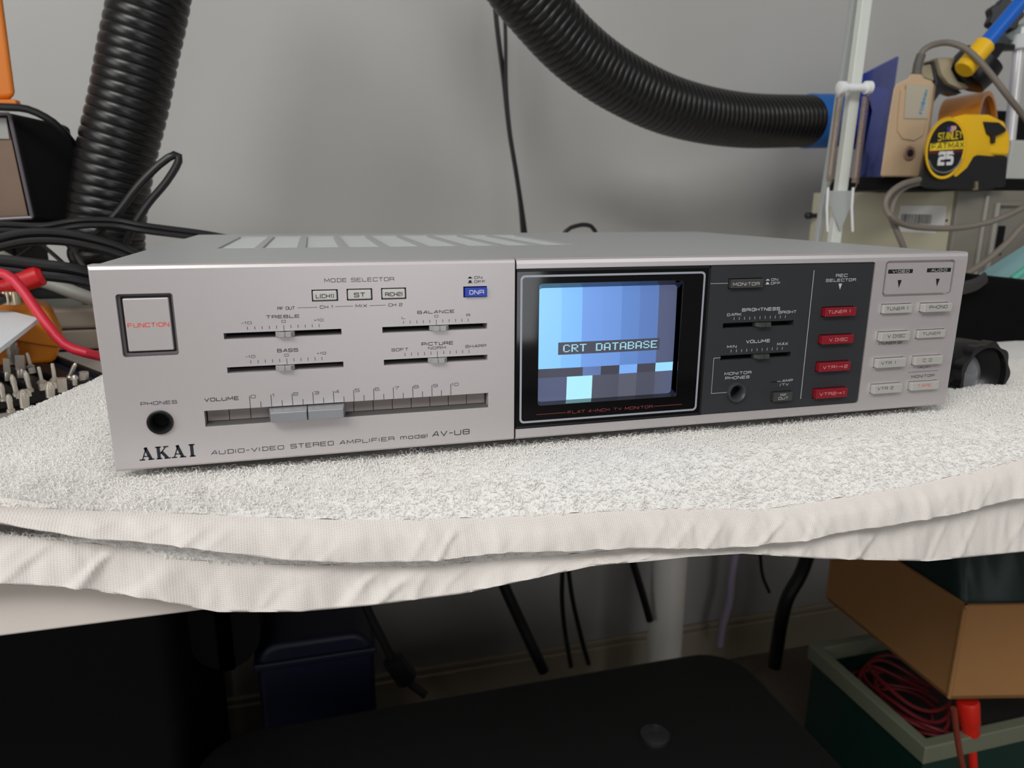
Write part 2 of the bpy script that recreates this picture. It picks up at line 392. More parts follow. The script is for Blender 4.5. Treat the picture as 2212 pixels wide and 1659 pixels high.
# small sliders
def slider(x0, x1, z0, z1, kx, m, p=2.6, hw=4.0):
    zc = (z0+z1)/2; mb = MB(); h = 1.05
    for s in (-1, 1):
        xi = kx+s*.18; xo = kx+s*hw; xf = kx+s*(hw-1.5); xm = kx+s*(hw-.5)
        vs = []
        for zz in (zc-h, zc+h): vs += [Q(xi, 3, zz), Q(xo, 3, zz), Q(xo, -.2, zz), Q(xm, -.6, zz), Q(xf, -p, zz*.97+zc*.03), Q(xi, -p, zz*.97+zc*.03)]
        mb.add(vs, [[0,1,2,3,4,5],[11,10,9,8,7,6]]+[[i,(i+1)%6,(i+1)%6+6,i+6] for i in range(6)])
    bx(mb, kx-.3, kx+.3, -p+.5, 3, zc-h*.8, zc+h*.8)
    return obj('slider_knob', mb, m, amp, bev=.00015)
slider(*slots[0], 74.2, M_knobgrey); slider(*slots[1], 73.2, M_knobgrey)
slider(*slots[2], 142.0, M_knobgrey, hw=4.4); slider(*slots[3], 141.0, M_knobgrey, hw=4.4)
# scale marks
def ticks(xs, z0, z1, mid=None, zm=None): return [[(x, z0), (x, z1 if x != mid else z1)] for x in xs]
def scale(xs, zl, zh, m, y=-.05, long_i=5, zl_l=None, t=.22):
    segs = []
    for i, x in enumerate(xs): segs.append([(x, zl if i != long_i or zl_l is None else zl_l), (x, zh)])
    seglines(segs, m, amp, y, t=t)
ten = lambda a, b: [a+(b-a)*i/10 for i in range(11)]
scale(ten(58.9, 88.8), 59.6, 61.0, M_ink, zl_l=58.6); scale(ten(59.1, 89.1), 44.7, 46.2, M_ink, zl_l=43.6)
scale(ten(125.8, 155.7), 59.6, 61.0, M_ink, zl_l=58.6); scale(ten(126.0, 155.9), 44.7, 46.2, M_ink, zl_l=43.5)
segs = [[(57.3+8.97*i, 24.8), (57.3+8.97*i, 30.2)] for i in range(11)] + [[(61.8+8.97*i, 24.8), (61.8+8.97*i, 27.4)] for i in range(10)]
seglines(segs, M_ink, amp, t=.25)
L = lambda s, x0, x1, z0, z1, m=M_ink, **k: lettering(s, x0, x1, z0, z1, m, amp, **k)
L('MODE SELECTOR', 92.1, 122.1, 79.2, 80.7, wt=.6); L('ON', 158.8, 162.4, 79.3, 80.3); L('OFF', 158.8, 163.9, 77.4, 78.4)
def onoff(x, z1, z2, m):
    mb = MB()
    for z, h in ((z1, .45), (z2, .9)):
        pts = [(x, z), (x+2.3, z), (x+2.3, z+.25), (x+1.8, z+.25), (x+1.8, z+h+.2), (x+1.5, z+h+.4), (x+.8, z+h+.4), (x+.5, z+h+.2), (x+.5, z+.25), (x, z+.25)]
        mb.add([Q(a, -.05, b) for a, b in pts], [list(range(len(pts)))])
    obj('switch_symbol', mb, m, amp, shade=False)
onoff(155.6, 79.4, 77.3, M_ink)
L('RF OUT', 71.9, 78.9, 67.8, 69.0, wt=.74); L('CH 1', 89.6, 95.0, 67.8, 69.0, wt=.74); L('MIX', 104.9, 109.8, 67.8, 69.0, wt=.74); L('CH 2', 119.4, 125.5, 67.8, 69.0, wt=.74)
seglines([[(80.1, 68.4), (88.4, 68.4)], [(96, 68.4), (103.7, 68.4)], [(110.9, 68.4), (118.1, 68.4)]], M_ink, amp, t=.18, name='printed_line')
L('TREBLE', 66.9, 80.6, 64.2, 65.4); L('-10', 56.6, 60.7, 62.1, 63.1, wt=.74); L('0', 73.1, 74.7, 62.2, 63.2, wt=.74); L('+10', 86.7, 90.6, 62.2, 63.2, wt=.74)
L('BASS', 70.5, 79.0, 49.2, 50.5); L('-10', 57.1, 61.0, 47.3, 48.3, wt=.74); L('0', 73.3, 74.9, 47.2, 48.2, wt=.74); L('+10', 87.1, 90.9, 47.3, 48.3, wt=.74)
L('BALANCE', 132.3, 149.2, 64.0, 65.2); L('L', 125.1, 126.4, 62.0, 63.0, wt=.74); L('0', 140.0, 141.6, 62.1, 63.1, wt=.74); L('R', 155.0, 156.5, 62.0, 63.1, wt=.74)
L('PICTURE', 133.8, 148.4, 49.2, 50.5); L('NORM', 136.8, 144.9, 47.3, 48.4, wt=.74); L('SOFT', 120.0, 127.5, 47.2, 48.4, wt=.74); L('SHARP', 154.3, 164.2, 47.2, 48.4, wt=.74)
L('VOLUME', 38.9, 52.8, 28.9, 30.3)
for i in range(11):
    x = 57.3+8.97*i+.6; s = str(i); L(s, x, x+{0: 1.9, 1: .9, 10: 3.0}.get(i, 2.0), 29.2, 30.5, wt=.6)
L('PHONES', 13.7, 27.7, 28.9, 30.2, wt=.74)
L('AUDIO-VIDEO', 39.3, 70.0, 4.5, 6.2, wt=.66); L('STEREO', 73.1, 91.9, 4.6, 6.4, wt=.66); L('AMPLIFIER', 94.6, 119.6, 4.6, 6.3, wt=.66)
L('model', 122.7, 135.4, 4.7, 6.6, wt=.6); L('AV-U8', 137.7, 155.6, 4.9, 7.2, wt=.64)
# heavy slab letters of the maker's name
def heavy(spec, x0, z0, sc, mb):
    for pts, t in spec:
        vs, fs = ribbon(pts, t); mb.add([Q(x0+v.x*sc, -.06, z0+v.y*sc) for v in vs], fs)
gA = [([(.9, 0), (2.6, 4.6)], .42), ([(2.3, 4.9), (4.0, .1)], 1.15), ([(1.4, 1.5), (3.4, 1.5)], .42), ([(0, .2), (1.9, .2)], .5), ([(2.9, .2), (5.1, .2)], .5), ([(2.0, 4.75), (3.0, 4.75)], .5)]
gK = [([(1.1, 0), (1.1, 4.9)], 1.15), ([(1.5, 2.0), (3.7, 4.6)], .42), ([(2.1, 2.9), (4.0, .2)], 1.15), ([(.1, .2), (2.1, .2)], .5), ([(.1, 4.75), (2.1, 4.75)], .5), ([(2.9, .2), (5.1, .2)], .5), ([(2.8, 4.75), (4.7, 4.75)], .5)]
gI = [([(1.1, 0), (1.1, 4.9)], 1.2), ([(.1, .2), (2.2, .2)], .5), ([(.1, 4.75), (2.2, 4.75)], .5)]
mb = MB()
for g, x in ((gA, 10.5), (gK, 17.0), (gA, 23.2), (gI, 30.4)): heavy(g, x, 4.35, 1.15, mb)
obj('maker_name', mb, mat('navy_ink', (20, 28, 38), .5), amp, shade=False)
# volume slot: scale segments and big knob
obj('slot_lining', bx(MB(), 38.3, 165.0, 6.0, 9, 17.6, 24.6), M_blackm, amp, shade=False)
M_seg = mat('scale_shaded_silver', (150, 140, 138), .45, .3)  # silver segments, with the slot's shade put into a darker tone
xs = [38.6, 47.7, 56.7, 65.8, 74.9, 84.0, 93.0, 102.1, 111.0, 119.9, 128.8, 137.7, 146.6, 155.5, 164.7]
for i in range(14): obj('scale_segment', bx(MB(), xs[i]+.15, xs[i+1]-.15, 5.2, 6.0, 18.5, 24.6), M_seg, amp, shade=False)
obj('felt_ledge', bx(MB(), 38.4, 164.9, .4, 6.0, 17.6, 18.2), mat('dusty_felt', (92, 90, 88), .95, noise_=.4, scale=2500), amp, shade=False)
k = empty('x', (0, 0, 0), '', '')
bpy.data.objects.remove(k)
for s in (0, 1):
    a, b = ((64.9, 81.3), (81.7, 98.1))[s]
    mb = MB(); y0, y1 = -6.6, 3.2
    aa = a if s == 0 else a; 
    f = [Q(a+(1.0 if s == 0 else 0), y0, 19.0), Q(b-(1.0 if s else 0), y0, 19.0), Q(b-(1.0 if s else 0), y0, 23.7), Q(a+(1.0 if s == 0 else 0), y0, 23.7)]
    g = [Q(a-.2, y1, 18.5), Q(b+.2, y1, 18.5), Q(b+.2, y1, 24.3), Q(a-.2, y1, 24.3)]
    mb.add(f+g, [(0,1,2,3),(7,6,5,4),(0,4,5,1),(1,5,6,2),(2,6,7,3),(3,7,4,0)])
    obj('volume_knob', mb, M_volknob, amp, bev=.0005, seg=3)
# headphone jacks
def jack(x, z, r, m, m2):
    T = axis(Q(x, 0, z), (0, -1, 0))
    j = obj('headphone_jack', MB().lathe([(.001*r*.60, -.006), (.001*r*.60, -.001), (.001*r*.66, .0002), (.001*r*.82, .0012), (.001*r*.93, .0012), (.001*r, .0002), (.001*r, -.004), (.001*r*.60, -.006)], 40, T), m, amp)
    obj('jack_hole', MB().lathe([(.001*r*.58, -.009), (.001*r*.58, -.0052), (.001*r*.5, -.0051)], 32, T), m2, j)
jack(20.3, 20.9, 5.4, M_black, M_blackm)

# ---- monitor
M_bez = mat('bezel_black', (9, 10, 13), .3, coat=.3)
cut = MB(); pr(cut, rrect(190.3, 265.2, 16.5, 76.1, 1.5), -5, 20)
mb = MB(); bx(mb, 179.1, 280.0, .5, 7, 5.4, 83.2)
bz = obj('monitor_bezel', mb, M_gloss, amp, cut=cut, bev=.0002)
obj('bezel_edge', bx(bx(bx(MB(), 179.1, 280.0, .1, 1, 81.9, 83.2), 279.0, 280.0, .1, 1, 5.4, 83.2), 179.1, 280, .1, 1, 5.4, 6.4), M_black, amp, bev=.0002)
mb = MB(); rg(mb, rrect(180.9, 277.4, 7.9, 80.3, 2.2), rrect(181.9, 276.4, 8.9, 79.3, 1.5), .42, .6)
obj('silver_frame_line', mb, M_silverline, bz, shade=False)
# mask between opening and tube
D = 6.0
tx0, tx1, tz0, tz1 = 191.6, 265.4, 16.7, 73.4
mb = MB()
o1 = rrect(190.3, 265.2, 16.5, 76.1, 1.5); i1 = rrect(tx0-.2, tx1-.2, tz0, tz1, 2.2)
nn = len(o1)
mb.add([Q(x, 1.0, z) for x, z in o1]+[Q(x, D, z) for x, z in i1], [[i, (i+1) % nn, (i+1) % nn+nn, i+nn] for i in range(nn)])
obj('screen_mask', mb, mat('mask_black', (10, 12, 18), .12, coat=.5), bz)
# picture tube: colour patches stored per face
def crt_mat(name='phosphor'):
    m = bpy.data.materials.new(name); m.use_nodes = True; nt = m.node_tree; p = nt.nodes['Principled BSDF']
    at = nt.nodes.new('ShaderNodeAttribute'); at.attribute_name = 'picture'
    p.inputs['Base Color'].default_value = rgb(40, 44, 52); p.inputs['Roughness'].default_value = .25
    nt.links.new(at.outputs['Color'], p.inputs['Emission Color']); p.inputs['Emission Strength'].default_value = 1.16
    return m
M_crt = crt_mat()
def patches(name, rects, parent, dy=0.0):
    vs = []; fs = []; cols = []
    for (x0, x1, z0, z1, c0, c1) in rects:                       # c0 left colour, c1 right colour
        nx = max(1, int((x1-x0)/4)); nz = max(1, int((z1-z0)/4))
        for i in range(nx):
            for j in range(nz):
                q = []
                for a, b in ((i, j), (i+1, j), (i+1, j+1), (i, j+1)):
                    x = x0+(x1-x0)*a/nx; z = z0+(z1-z0)*b/nz
                    X, Z = ap(x, z, D); u = (X-(tx0+tx1)/2)/37; v = (Z-(tz0+tz1)/2)/29
                    q.append(Q(X, D+.7*(u*u+v*v)-.7+dy, Z))
                    t = a/nx; cols.append([lin(c0[k]*(1-t)+c1[k]*t) for k in range(3)]+[1])
                fs.append([len(vs)+k for k in range(4)]); vs += q
    mb = MB(); mb.add(vs, fs)
    off = wloc(parent); me = bpy.data.meshes.new(name); me.from_pydata([v-off for v in vs], [], fs)
    at = me.color_attributes.new('picture', 'FLOAT_COLOR', 'CORNER')
    for i, c in enumerate(cols): at.data[i].color = c
    me.materials.append(M_crt); o = bpy.data.objects.new(name, me); COL.objects.link(o); o.parent = parent; return o
BX = [190.0, 201.4, 211.8, 222.2, 232.3, 242.0, 252.2, 263.0]
bars = [(142, 206, 255), (128, 190, 250), (112, 156, 228), (108, 150, 220), (96, 134, 200), (90, 122, 184), (80, 88, 118)]
dk = (70, 70, 84)  # dark tones carry the room light reflected by the screen in their emission
R_ = [(BX[i], BX[i+1], 34.9, 74.4, tuple(int(v*1.03) for v in bars[i]) if i else (146, 212, 255), bars[i]) for i in range(7)]
R_ += [(190, 212.9, 30.4, 34.9, dk, dk), (212.9, 222.4, 30.4, 34.9, (98, 124, 176), (94, 116, 165)), (222.4, 232.3, 30.4, 34.9, (62, 60, 70), (60, 60, 70)),
       (232.3, 242.0, 30.4, 34.9, (124, 174, 245), (124, 174, 245)), (242.0, 252.2, 30.4, 34.9, (64, 62, 74), (64, 62, 74)), (252.2, 263, 30.4, 34.9, (156, 222, 255), (160, 226, 255))]
R_ += [(190, 204.8, 18, 30.4, (84, 92, 122), (84, 90, 120)), (204.8, 218.1, 18.5, 30.4, (178, 240, 255), (178, 240, 255)), (204.8, 218.1, 18, 18.5, (84, 92, 120), (84, 92, 120)),
       (218.1, 232.3, 18, 30.4, (80, 82, 98), (76, 76, 92)), (232.3, 242, 18, 30.4, (88, 88, 104), (88, 88, 104)), (242, 252.2, 18, 30.4, (74, 76, 90), (74, 76, 90)), (252.2, 263, 18, 30.4, (84, 88, 110), (84, 94, 124))]
tube_ = patches('picture_tube', R_, bz)
patches('caption_box', [(199.9, 253.7, 41.6, 47.7, (70, 70, 84), (66, 68, 82))], tube_, dy=-.06)
FONT = {'C': '01110 10001 10000 10000 10000 10001 01110', 'R': '11110 10001 10001 11110 10100 10010 10001', 'T': '11111 00100 00100 00100 00100 00100 00100',
        'D': '11110 10001 10001 10001 10001 10001 11110', 'A': '01110 10001 10001 10001 11111 10001 10001', 'B': '11110 10001 10001 11110 10001 10001 11110',
        'S': '01110 10001 10000 01110 00001 10001 01110', 'E': '11111 10000 10000 11110 10000 10000 11111', ' ': '00000 '*7}
rr = []; s = 'CRT DATABASE'; cw = (252.2-202.4)/(len(s)-.2)
for i, chh in enumerate(s):
    for r, row in enumerate(FONT[chh].split()):
        run = 0
        for c in range(6):
            on = c < 5 and row[c] == '1'
            if on: run += 1
            elif run:
                x0 = 202.4+i*cw+(c-run)*cw/6.2; x1 = 202.4+i*cw+c*cw/6.2+.1
                zt = 46.5-r*.54
                rr.append((x0, x1, zt-.40, zt, (176, 236, 252), (176, 236, 252))); run = 0
patches('caption', rr, tube_, dy=-.12)
L('FLAT', 206.0, 215.0, 11.2, 12.5, M_dred_ink, y=.4, wt=.64); L('4-INCH', 216.8, 228.2, 11.2, 12.5, M_dred_ink, y=.4, wt=.64); L('TV', 230.6, 234.9, 11.2, 12.4, M_dred_ink, y=.4, wt=.64); L('MONITOR', 236.8, 252.1, 11.1, 12.4, M_dred_ink, y=.4, wt=.64)
for q_ in ([(189.6, 11.9), (205.2, 11.9)], [(252.8, 11.8), (268.8, 11.8)]): seglines([q_], M_dred_ink, amp, y=.4, name='printed_line', t=.22)

# ---- dark control panel
cut = MB()
ds = [(289.4, 331.4, 50.9, 53.5), (289.4, 331.6, 34.0, 36.5)]
for a, b, c, d in ds: bx(cut, a, b, -5, 20, c, d)
bx(cut, 290.6, 310.0, -5, 20, 71.3, 76.4); bx(cut, 321.9, 334.0, -5, 20, 9.7, 15.1)
reds = [(347.9, 368.0, 54.9, 60.1), (347.9, 368.4, 39.9, 45.1), (347.9, 368.5, 24.8, 30.2), (347.9, 368.6, 9.7, 15.3)]
for a, b, c, d in reds: bx(cut, a, b, -5, 20, c, d)
pr(cut, circ(300.3, 16.2, 4.8), -5, 20)
mb = MB(); pl = [(280.0, 5.4), (376.2, 5.4), (377.4, 5.9), (377.9, 7.0), (377.9, 81.6), (377.4, 82.7), (376.2, 83.2), (280.0, 83.2)]
pr(mb, pl, .5, 8)
obj('control_panel', mb, M_panel, amp, cut=cut, bev=.00015)
slider(*ds[0], 312.6, M_dbtn, hw=4.6); slider(*ds[1], 313.4, M_dbtn, hw=4.6)
scale(ten(295.5, 325.9), 55.0, 56.5, M_white_ink, y=.45, long_i=-1); scale(ten(295.3, 325.9), 38.0, 39.5, M_white_ink, y=.45, long_i=-1)
Lw = lambda s, x0, x1, z0, z1, **k: lettering(s, x0, x1, z0, z1, M_white_ink, amp, y=.45, **k)
Lw('BRIGHTNESS', 299.9, 322.0, 59.4, 60.8); Lw('DARK', 291.2, 299.5, 57.3, 58.5, wt=.74); Lw('BRIGHT', 321.6, 332.2, 57.5, 58.8, wt=.74)
Lw('VOLUME', 303.8, 317.9, 42.6, 44.0); Lw('MIN', 292.8, 298.2, 40.5, 41.7, wt=.74); Lw('MAX', 322.6, 329.1, 40.5, 41.8, wt=.74)
Lw('MONITOR', 292.5, 308.3, 26.0, 27.3, wt=.74); Lw('PHONES', 293.2, 307.4, 23.6, 24.9, wt=.74)
Lw('ON', 315.5, 319.2, 74.8, 75.9, wt=.74); Lw('OFF', 315.4, 320.8, 72.9, 74.0, wt=.74)
mb = MB()
for z, h in ((74.9, .45), (72.9, .9)):
    pts = [(312.1, z), (314.6, z), (314.2, z+.3), (313.9, z+h+.2), (313.0, z+h+.3), (312.6, z+h+.2), (312.4, z+.3)]
    mb.add([Q(a, .44, b) for a, b in pts], [list(range(7))])
obj('switch_symbol', mb, M_white_ink, amp, shade=False)
Lw('AMP', 327.8, 334.3, 20.2, 21.4, wt=.74); Lw('/TV', 326.5, 332.0, 18.1, 19.2, wt=.74)
mb = MB(); mb.add([Q(320.8, .44, 20.2), Q(324.4, .44, 20.2), Q(324.4, .44, 20.8), Q(320.8, .44, 20.8)], [(0, 1, 2, 3)]); obj('indicator_mark', mb, M_black, amp, shade=False)
Lw('REC', 354.5, 361.5, 75.9, 77.3, wt=.74); Lw('SELECTOR', 348.6, 367.1, 73.5, 74.8, wt=.74)
mb = MB(); mb.add([Q(356.6, .44, 72.3), Q(358.8, .44, 72.3), Q(357.8, .44, 69.1)], [(0, 2, 1)]); obj('printed_arrow', mb, M_white_ink, amp, shade=False)
seglines([[(280.4, 74.1), (290.4, 74.1)], [(289.4, 35.5), (285.5, 35.5), (285.5, 16.5), (294.7, 16.5)], [(324.9, 20.6), (327.1, 20.6)]], M_white_ink, amp, y=.45, name='printed_line', t=.2)
seglines([[(340.6, 9.9), (340.6, 79.7)]], M_white_ink, amp, y=.45, name='dividing_line', t=.3)
def pushbtn(name, x0, x1, z0, z1, p, m, txt, ink, tx, tz, lab=None, wt=.6):
    b = obj(name, bx(MB(), x0+.35, x1-.35, -p, 7, z0+.3, z1-.35), m, amp, bev=.0003)
    if lab: b['label'] = lab
    for t_, (a, b2, c, d) in zip(txt, [(tx[i][0], tx[i][1], tz[i][0], tz[i][1]) for i in range(len(txt))]):
        (A0, C0), (A1, C1) = ap(a, c, -p), ap(b2, d, -p)
        lettering(t_, A0, A1, C0, C1, ink, b, y=-p-.05, wt=wt)
    return b
pushbtn('monitor_button', 290.6, 310.0, 71.3, 76.4, 1.6, M_dbtn, ['MONITOR'], M_white_ink, [(293.0, 308.2)], [(72.8, 74.2)])
pushbtn('output_button', 321.9, 334.0, 9.7, 15.1, 1.8, M_dbtn, ['RF', 'OUT'], M_white_ink, [(327.3, 331.0), (326.3, 332.3)], [(12.4, 13.5), (10.6, 11.8)])
M_ri = mat('pink_ink', (220, 160, 160), .6)
for (a, b, c, d), t_, tx, tz in zip(reds, ('TUNER 1', 'V.DISC', 'VTR1>2', 'VTR2>1'), ((351.8, 365.8), (354.4, 366.0), (352.4, 368.1), (352.2, 368.1)), ((56.6, 58.1), (41.3, 42.8), (26.1, 27.6), (11.0, 12.5))):
    pushbtn('record_button', a, b, c, d, 2.4, M_red, [t_], M_ri, [tx], [tz])
jack(300.3, 16.2, 5.5, mat('jack_grey', (58, 61, 64), .35), M_blackm)

# ---- source buttons at the right end
tt = {'TUNER 1': (389.1, 403.3, 57.0, 58.5), 'PHONO': (417.8, 429.9, 57.0, 58.6), 'V.DISC': (392.2, 403.8, 41.6, 43.2), 'TUNER': (415.7, 427.7, 42.1, 43.5),
      'VTR 1': (390.3, 400.0, 26.5, 28.0), 'CD': (418.7, 424.7, 26.7, 28.2), 'VTR 2': (390.2, 400.7, 11.8, 13.3), 'TAPE': (417.5, 427.0, 11.8, 13.3)}
for k_, (a, b, c, d, p) in cells.items():
    x0, x1, z0, z1 = tt[k_]
    pushbtn('source_button', a, b, c, d, p, M_silver2, [k_ if k_ != 'CD' else 'C D'], M_red_ink if k_ == 'TAPE' else M_ink, [(x0, x1)], [(z0, z1)])
L('(TUNER 2)', 387.0, 402.2, 38.0, 39.2, wt=.74); L('(AUX)', 415.8, 423.9, 22.9, 24.0, wt=.74); L('MONITOR', 412.2, 427.9, 17.6, 18.9, wt=.74)
seglines([[(409.6, 21.0), (430.4, 21.0)]], M_ink, amp, name='printed_line', t=.2)
for (x0, x1, z0, z1, s, a, b) in ((386.9, 403.0, 77.0, 79.2, 'VIDEO', 389.7, 400.6), (412.4, 428.6, 77.2, 79.4, 'AUDIO', 415.2, 425.8)):
    mb = MB(); mb.add([Q(x0, -.03, z0), Q(x1, -.03, z0), Q(x1, -.03, z1), Q(x0, -.03, z1)], [(0, 1, 2, 3)]); o = obj('printed_label', mb, M_ink, amp, shade=False)
    lettering(s, a, b, z0+.5, z1-.55, mat('pale_grey_ink', (190, 192, 192), .6), o, y=-.08)
for x, z in ((393.9, 73.4), (419.3, 73.6)):
    mb = MB(); mb.add([Q(x, -.05, z), Q(x+2.6, -.05, z), Q(x+1.3, -.05, z-4.4)], [(0, 2, 1)]); obj('printed_arrow', mb, M_ink, amp, shade=False)

# ================================================================ towel
def pxcurve(pts, Y):
    q = [P(x, y, Y)-A for x, y in pts]; return [v.x for v in q], [v.z for v in q]
def ev(c, x):
    xs, zs = c
    if x <= xs[0]: return zs[0]+(x-xs[0])*(zs[1]-zs[0])/(xs[1]-xs[0])*.4
    if x >= xs[-1]: return zs[-1]+(x-xs[-1])*(zs[-1]-zs[-2])/(xs[-1]-xs[-2])*.4
    return float(np.interp(x, xs, zs))
cB = pxcurve([(0, 1094), (180, 1102), (368, 1108), (597, 1118), (746, 1123), (1044, 1118), (1422, 1099), (1653, 1100), (1804, 1077), (2005, 1041), (2212, 991)], -.040)
cE = pxcurve([(0, 1124), (200, 1155), (447, 1180), (597, 1203), (721, 1210), (895, 1208), (1094, 1188), (1351, 1180), (1552, 1180), (1703, 1165), (1904, 1132), (2055, 1107), (2212, 1069)], -.047)
cB2 = pxcurve([(0, 1153), (249, 1178), (398, 1208), (597, 1218), (900, 1222), (1300, 1190), (2212, 1080)], -.039)
cE2 = pxcurve([(0, 1255), (164, 1262), (348, 1292), (472, 1315), (646, 1315), (796, 1302), (995, 1277), (1100, 1255), (1276, 1217), (1402, 1206), (1487, 1197), (1603, 1190), (1779, 1202), (2005, 1207), (2212, 1187)], -.043)
def nz(x, y, z=0, s=1.0): return noise.noise(Vector((x*s, y*s, z)))
def zbase(x, y):
    z = -.006+.0012*nz(x, y, 3, 14)+.0007*nz(x, y, 5, 45)
    if x < -.0: z += .005*min(1, -x/.03)
    if x > .445: z += .005*min(1, (x-.445)/.03)*math.exp(-max(0, y-.0)/.02)
    if y > .03 and x > .44: z -= .006*min(1, (y-.03)/.04)
    return z
def xleft(y): return -.113+.052*min(1, max(0, (y-.0)/.215))
def catmull(v0, v1, v2, v3, t): return 0.5*((2*v1)+(v2-v0)*t+(2*v0-5*v1+4*v2-v3)*t*t+(3*v1-v0-3*v2+v3)*t**3)
NX = 620; XS = [-.113+(.74+.113)*i/NX for i in range(NX+1)]
def wrinkle(x, t, seed, amp_):
    q = x+.010*t*nz(x, 0, seed, 20)
    a = noise.noise(Vector((q*75, t*.7, seed))); b = noise.noise(Vector((q*190, t*1.1, seed+9.3))); c = noise.noise(Vector((q*30, t*.5, seed+3.3)))
    r1 = 1-min(1, abs(noise.noise(Vector((q*62+t*.8, t*.35, seed+21))))*5.5); r2 = 1-min(1, abs(noise.noise(Vector((q*140-t*.6, t*.4, seed+33))))*5)
    m1 = max(0, noise.noise(Vector((q*25, 0, seed+40)))+.35)
    return amp_*(a*.8+b*.35+c*.6-.9*r1*m1-.4*r2*m1)
def upper_row(x):
    """control points (Y, z) back to front"""
    zB, zE = ev(cB, x), ev(cE, x)
    zr = min(-.0045, zbase(x, -.012)) if x > -.0 else zbase(x, -.012)
    pts = [(.34, zbase(x, .34)), (.25, zbase(x, .25)), (.15, zbase(x, .15)), (.08, zbase(x, .08)), (.03, zbase(x, .03)), (0, max(zr, zB*.3+zr*.7 if zB > zr else zr)), (-.016, max(zr-.002, zB*.4+zr*.6) if zB > zr else zr-.0015), (-.030, (zr*.55+zB*.45)), (-.040, zB), (-.0445, zB*.5+zE*.5), (-.047, zE)]
    return pts
def sheet(rowf, k0, k1, sub, x_of, disp, under=None):
    verts = []; faces = []; rows = 0
    grid = []
    for x in XS:
        pts = rowf(x); col = []
        P_ = [pts[0]]+pts+[pts[-1]]
        for k in range(k0, k1):
            for s_ in range(sub):
                t = s_/sub
                col.append((catmull(P_[k][0], P_[k+1][0], P_[k+2][0], P_[k+3][0], t), catmull(P_[k][1], P_[k+1][1], P_[k+2][1], P_[k+3][1], t), (k+t-k0)/(k1-k0)))
        col.append((pts[k1][0], pts[k1][1], 1.0)); grid.append(col)
    m = len(grid[0])
    for i, x in enumerate(XS):
        for (y, z, t) in grid[i]:
            X = x_of(x, y); dy, dz = disp(x, y, z, t)
            Z = z+dz
            e = (X-xleft(y))/.014
            if e < 1: Z = (TZ+.001)+(Z-TZ-.001)*math.sqrt(max(0, 1-(1-max(0, e))**2))
            verts.append(W(X, y+dy, Z))
        if under:
            for (uy, uz) in under(x): verts.append(W(x_of(x, uy), uy, uz))
    M = m+(len(under(XS[0])) if under else 0)
    for i in range(NX):
        for j in range(M-1): faces.append([i*M+j, i*M+j+1, (i+1)*M+j+1, (i+1)*M+j])
    mb = MB(); mb.v = verts; mb.f = faces; return mb
def x_of(x, y):
    if x < 0: return x*(-xleft(y))/.113
    return x
M_terry = mat('white_terry', (250, 248, 244), .95, spec=.1, bump=.7, bscale=1400)
def weave_mat():
    m = mat('white_weave', (233, 227, 220), .9, spec=.1); nt = m.node_tree; p = nt.nodes['Principled BSDF']
    tc = nt.nodes.new('ShaderNodeTexCoord'); mp = nt.nodes.new('ShaderNodeMapping'); nt.links.new(tc.outputs['Object'], mp.inputs[0])
    bs = []
    for sc_, ax in ((300, 'X'), (380, 'Z')):
        wv = nt.nodes.new('ShaderNodeTexWave'); wv.wave_type = 'BANDS'; wv.bands_direction = ax; wv.inputs['Scale'].default_value = sc_; wv.inputs['Distortion'].default_value = 1.0; wv.inputs['Detail Scale'].default_value = 3
        nt.links.new(mp.outputs[0], wv.inputs['Vector']); bs.append(wv)
    mm = nt.nodes.new('ShaderNodeMath'); mm.operation = 'MULTIPLY'; nt.links.new(bs[0].outputs['Fac'], mm.inputs[0]); nt.links.new(bs[1].outputs['Fac'], mm.inputs[1])
    b = nt.nodes.new('ShaderNodeBump'); b.inputs['Strength'].default_value = .42; b.inputs['Distance'].default_value = .0003
    nt.links.new(mm.outputs[0], b.inputs['Height']); nt.links.new(b.outputs[0], p.inputs['Normal'])
    return m
M_weave = weave_mat()
tw = empty('towel', W(.2, .1, TZ), 'folded white terry towel under the amplifier, its hems hanging over the desk edge', 'towel')
dU = lambda x, y, z, t: (0, .0006*nz(x, y, 8, 120)*(1 if y < .03 else .4))
up = obj('upper_layer', sheet(upper_row, 0, 8, 5, x_of, dU), M_terry, tw, shade=True, angle=80)
def uh_disp(x, y, z, t):
    k_ = math.sin(min(1, t*2.2)*math.pi/2)
    return (-.0022*k_+wrinkle(x, t, 2, .0019)*k_, 0)
uh = sheet(upper_row, 8, 10, 10, x_of, uh_disp, under=lambda x: [(-.0475, ev(cE, x)-.0012), (-.045, ev(cE, x)-.0018), (-.041, ev(cE, x)+.001), (-.036, ev(cE, x)+.004)])
obj('upper_hem', uh, M_weave, tw, shade=True, angle=80)
def lower_row(x):
    zB, zE = ev(cB2, x), ev(cE2, x); zt = min(ev(cE, x)+.004, -.0105)
    return [(-.015, zt), (-.030, zt), (-.037, (zt+zB)/2), (-.0395, zB), (-.041, (zB+zE)/2), (-.043, zE)]
lt = obj('lower_layer', sheet(lower_row, 0, 3, 5, x_of, dU), M_terry, tw, shade=True, angle=80)
def lh_disp(x, y, z, t):
    k_ = math.sin(min(1, t*1.8)*math.pi/2); return (-.0008*k_+wrinkle(x*.8+1.3, t, 5, .0026)*k_, 0)
obj('lower_hem', sheet(lower_row, 3, 5, 12, x_of, lh_disp, under=lambda x: [(-.0435, ev(cE2, x)-.0012), (-.040, ev(cE2, x)-.0015), (-.0345, ev(cE2, x)+.003), (-.031, ev(cE2, x)+.008)]), M_weave, tw, shade=True, angle=80)
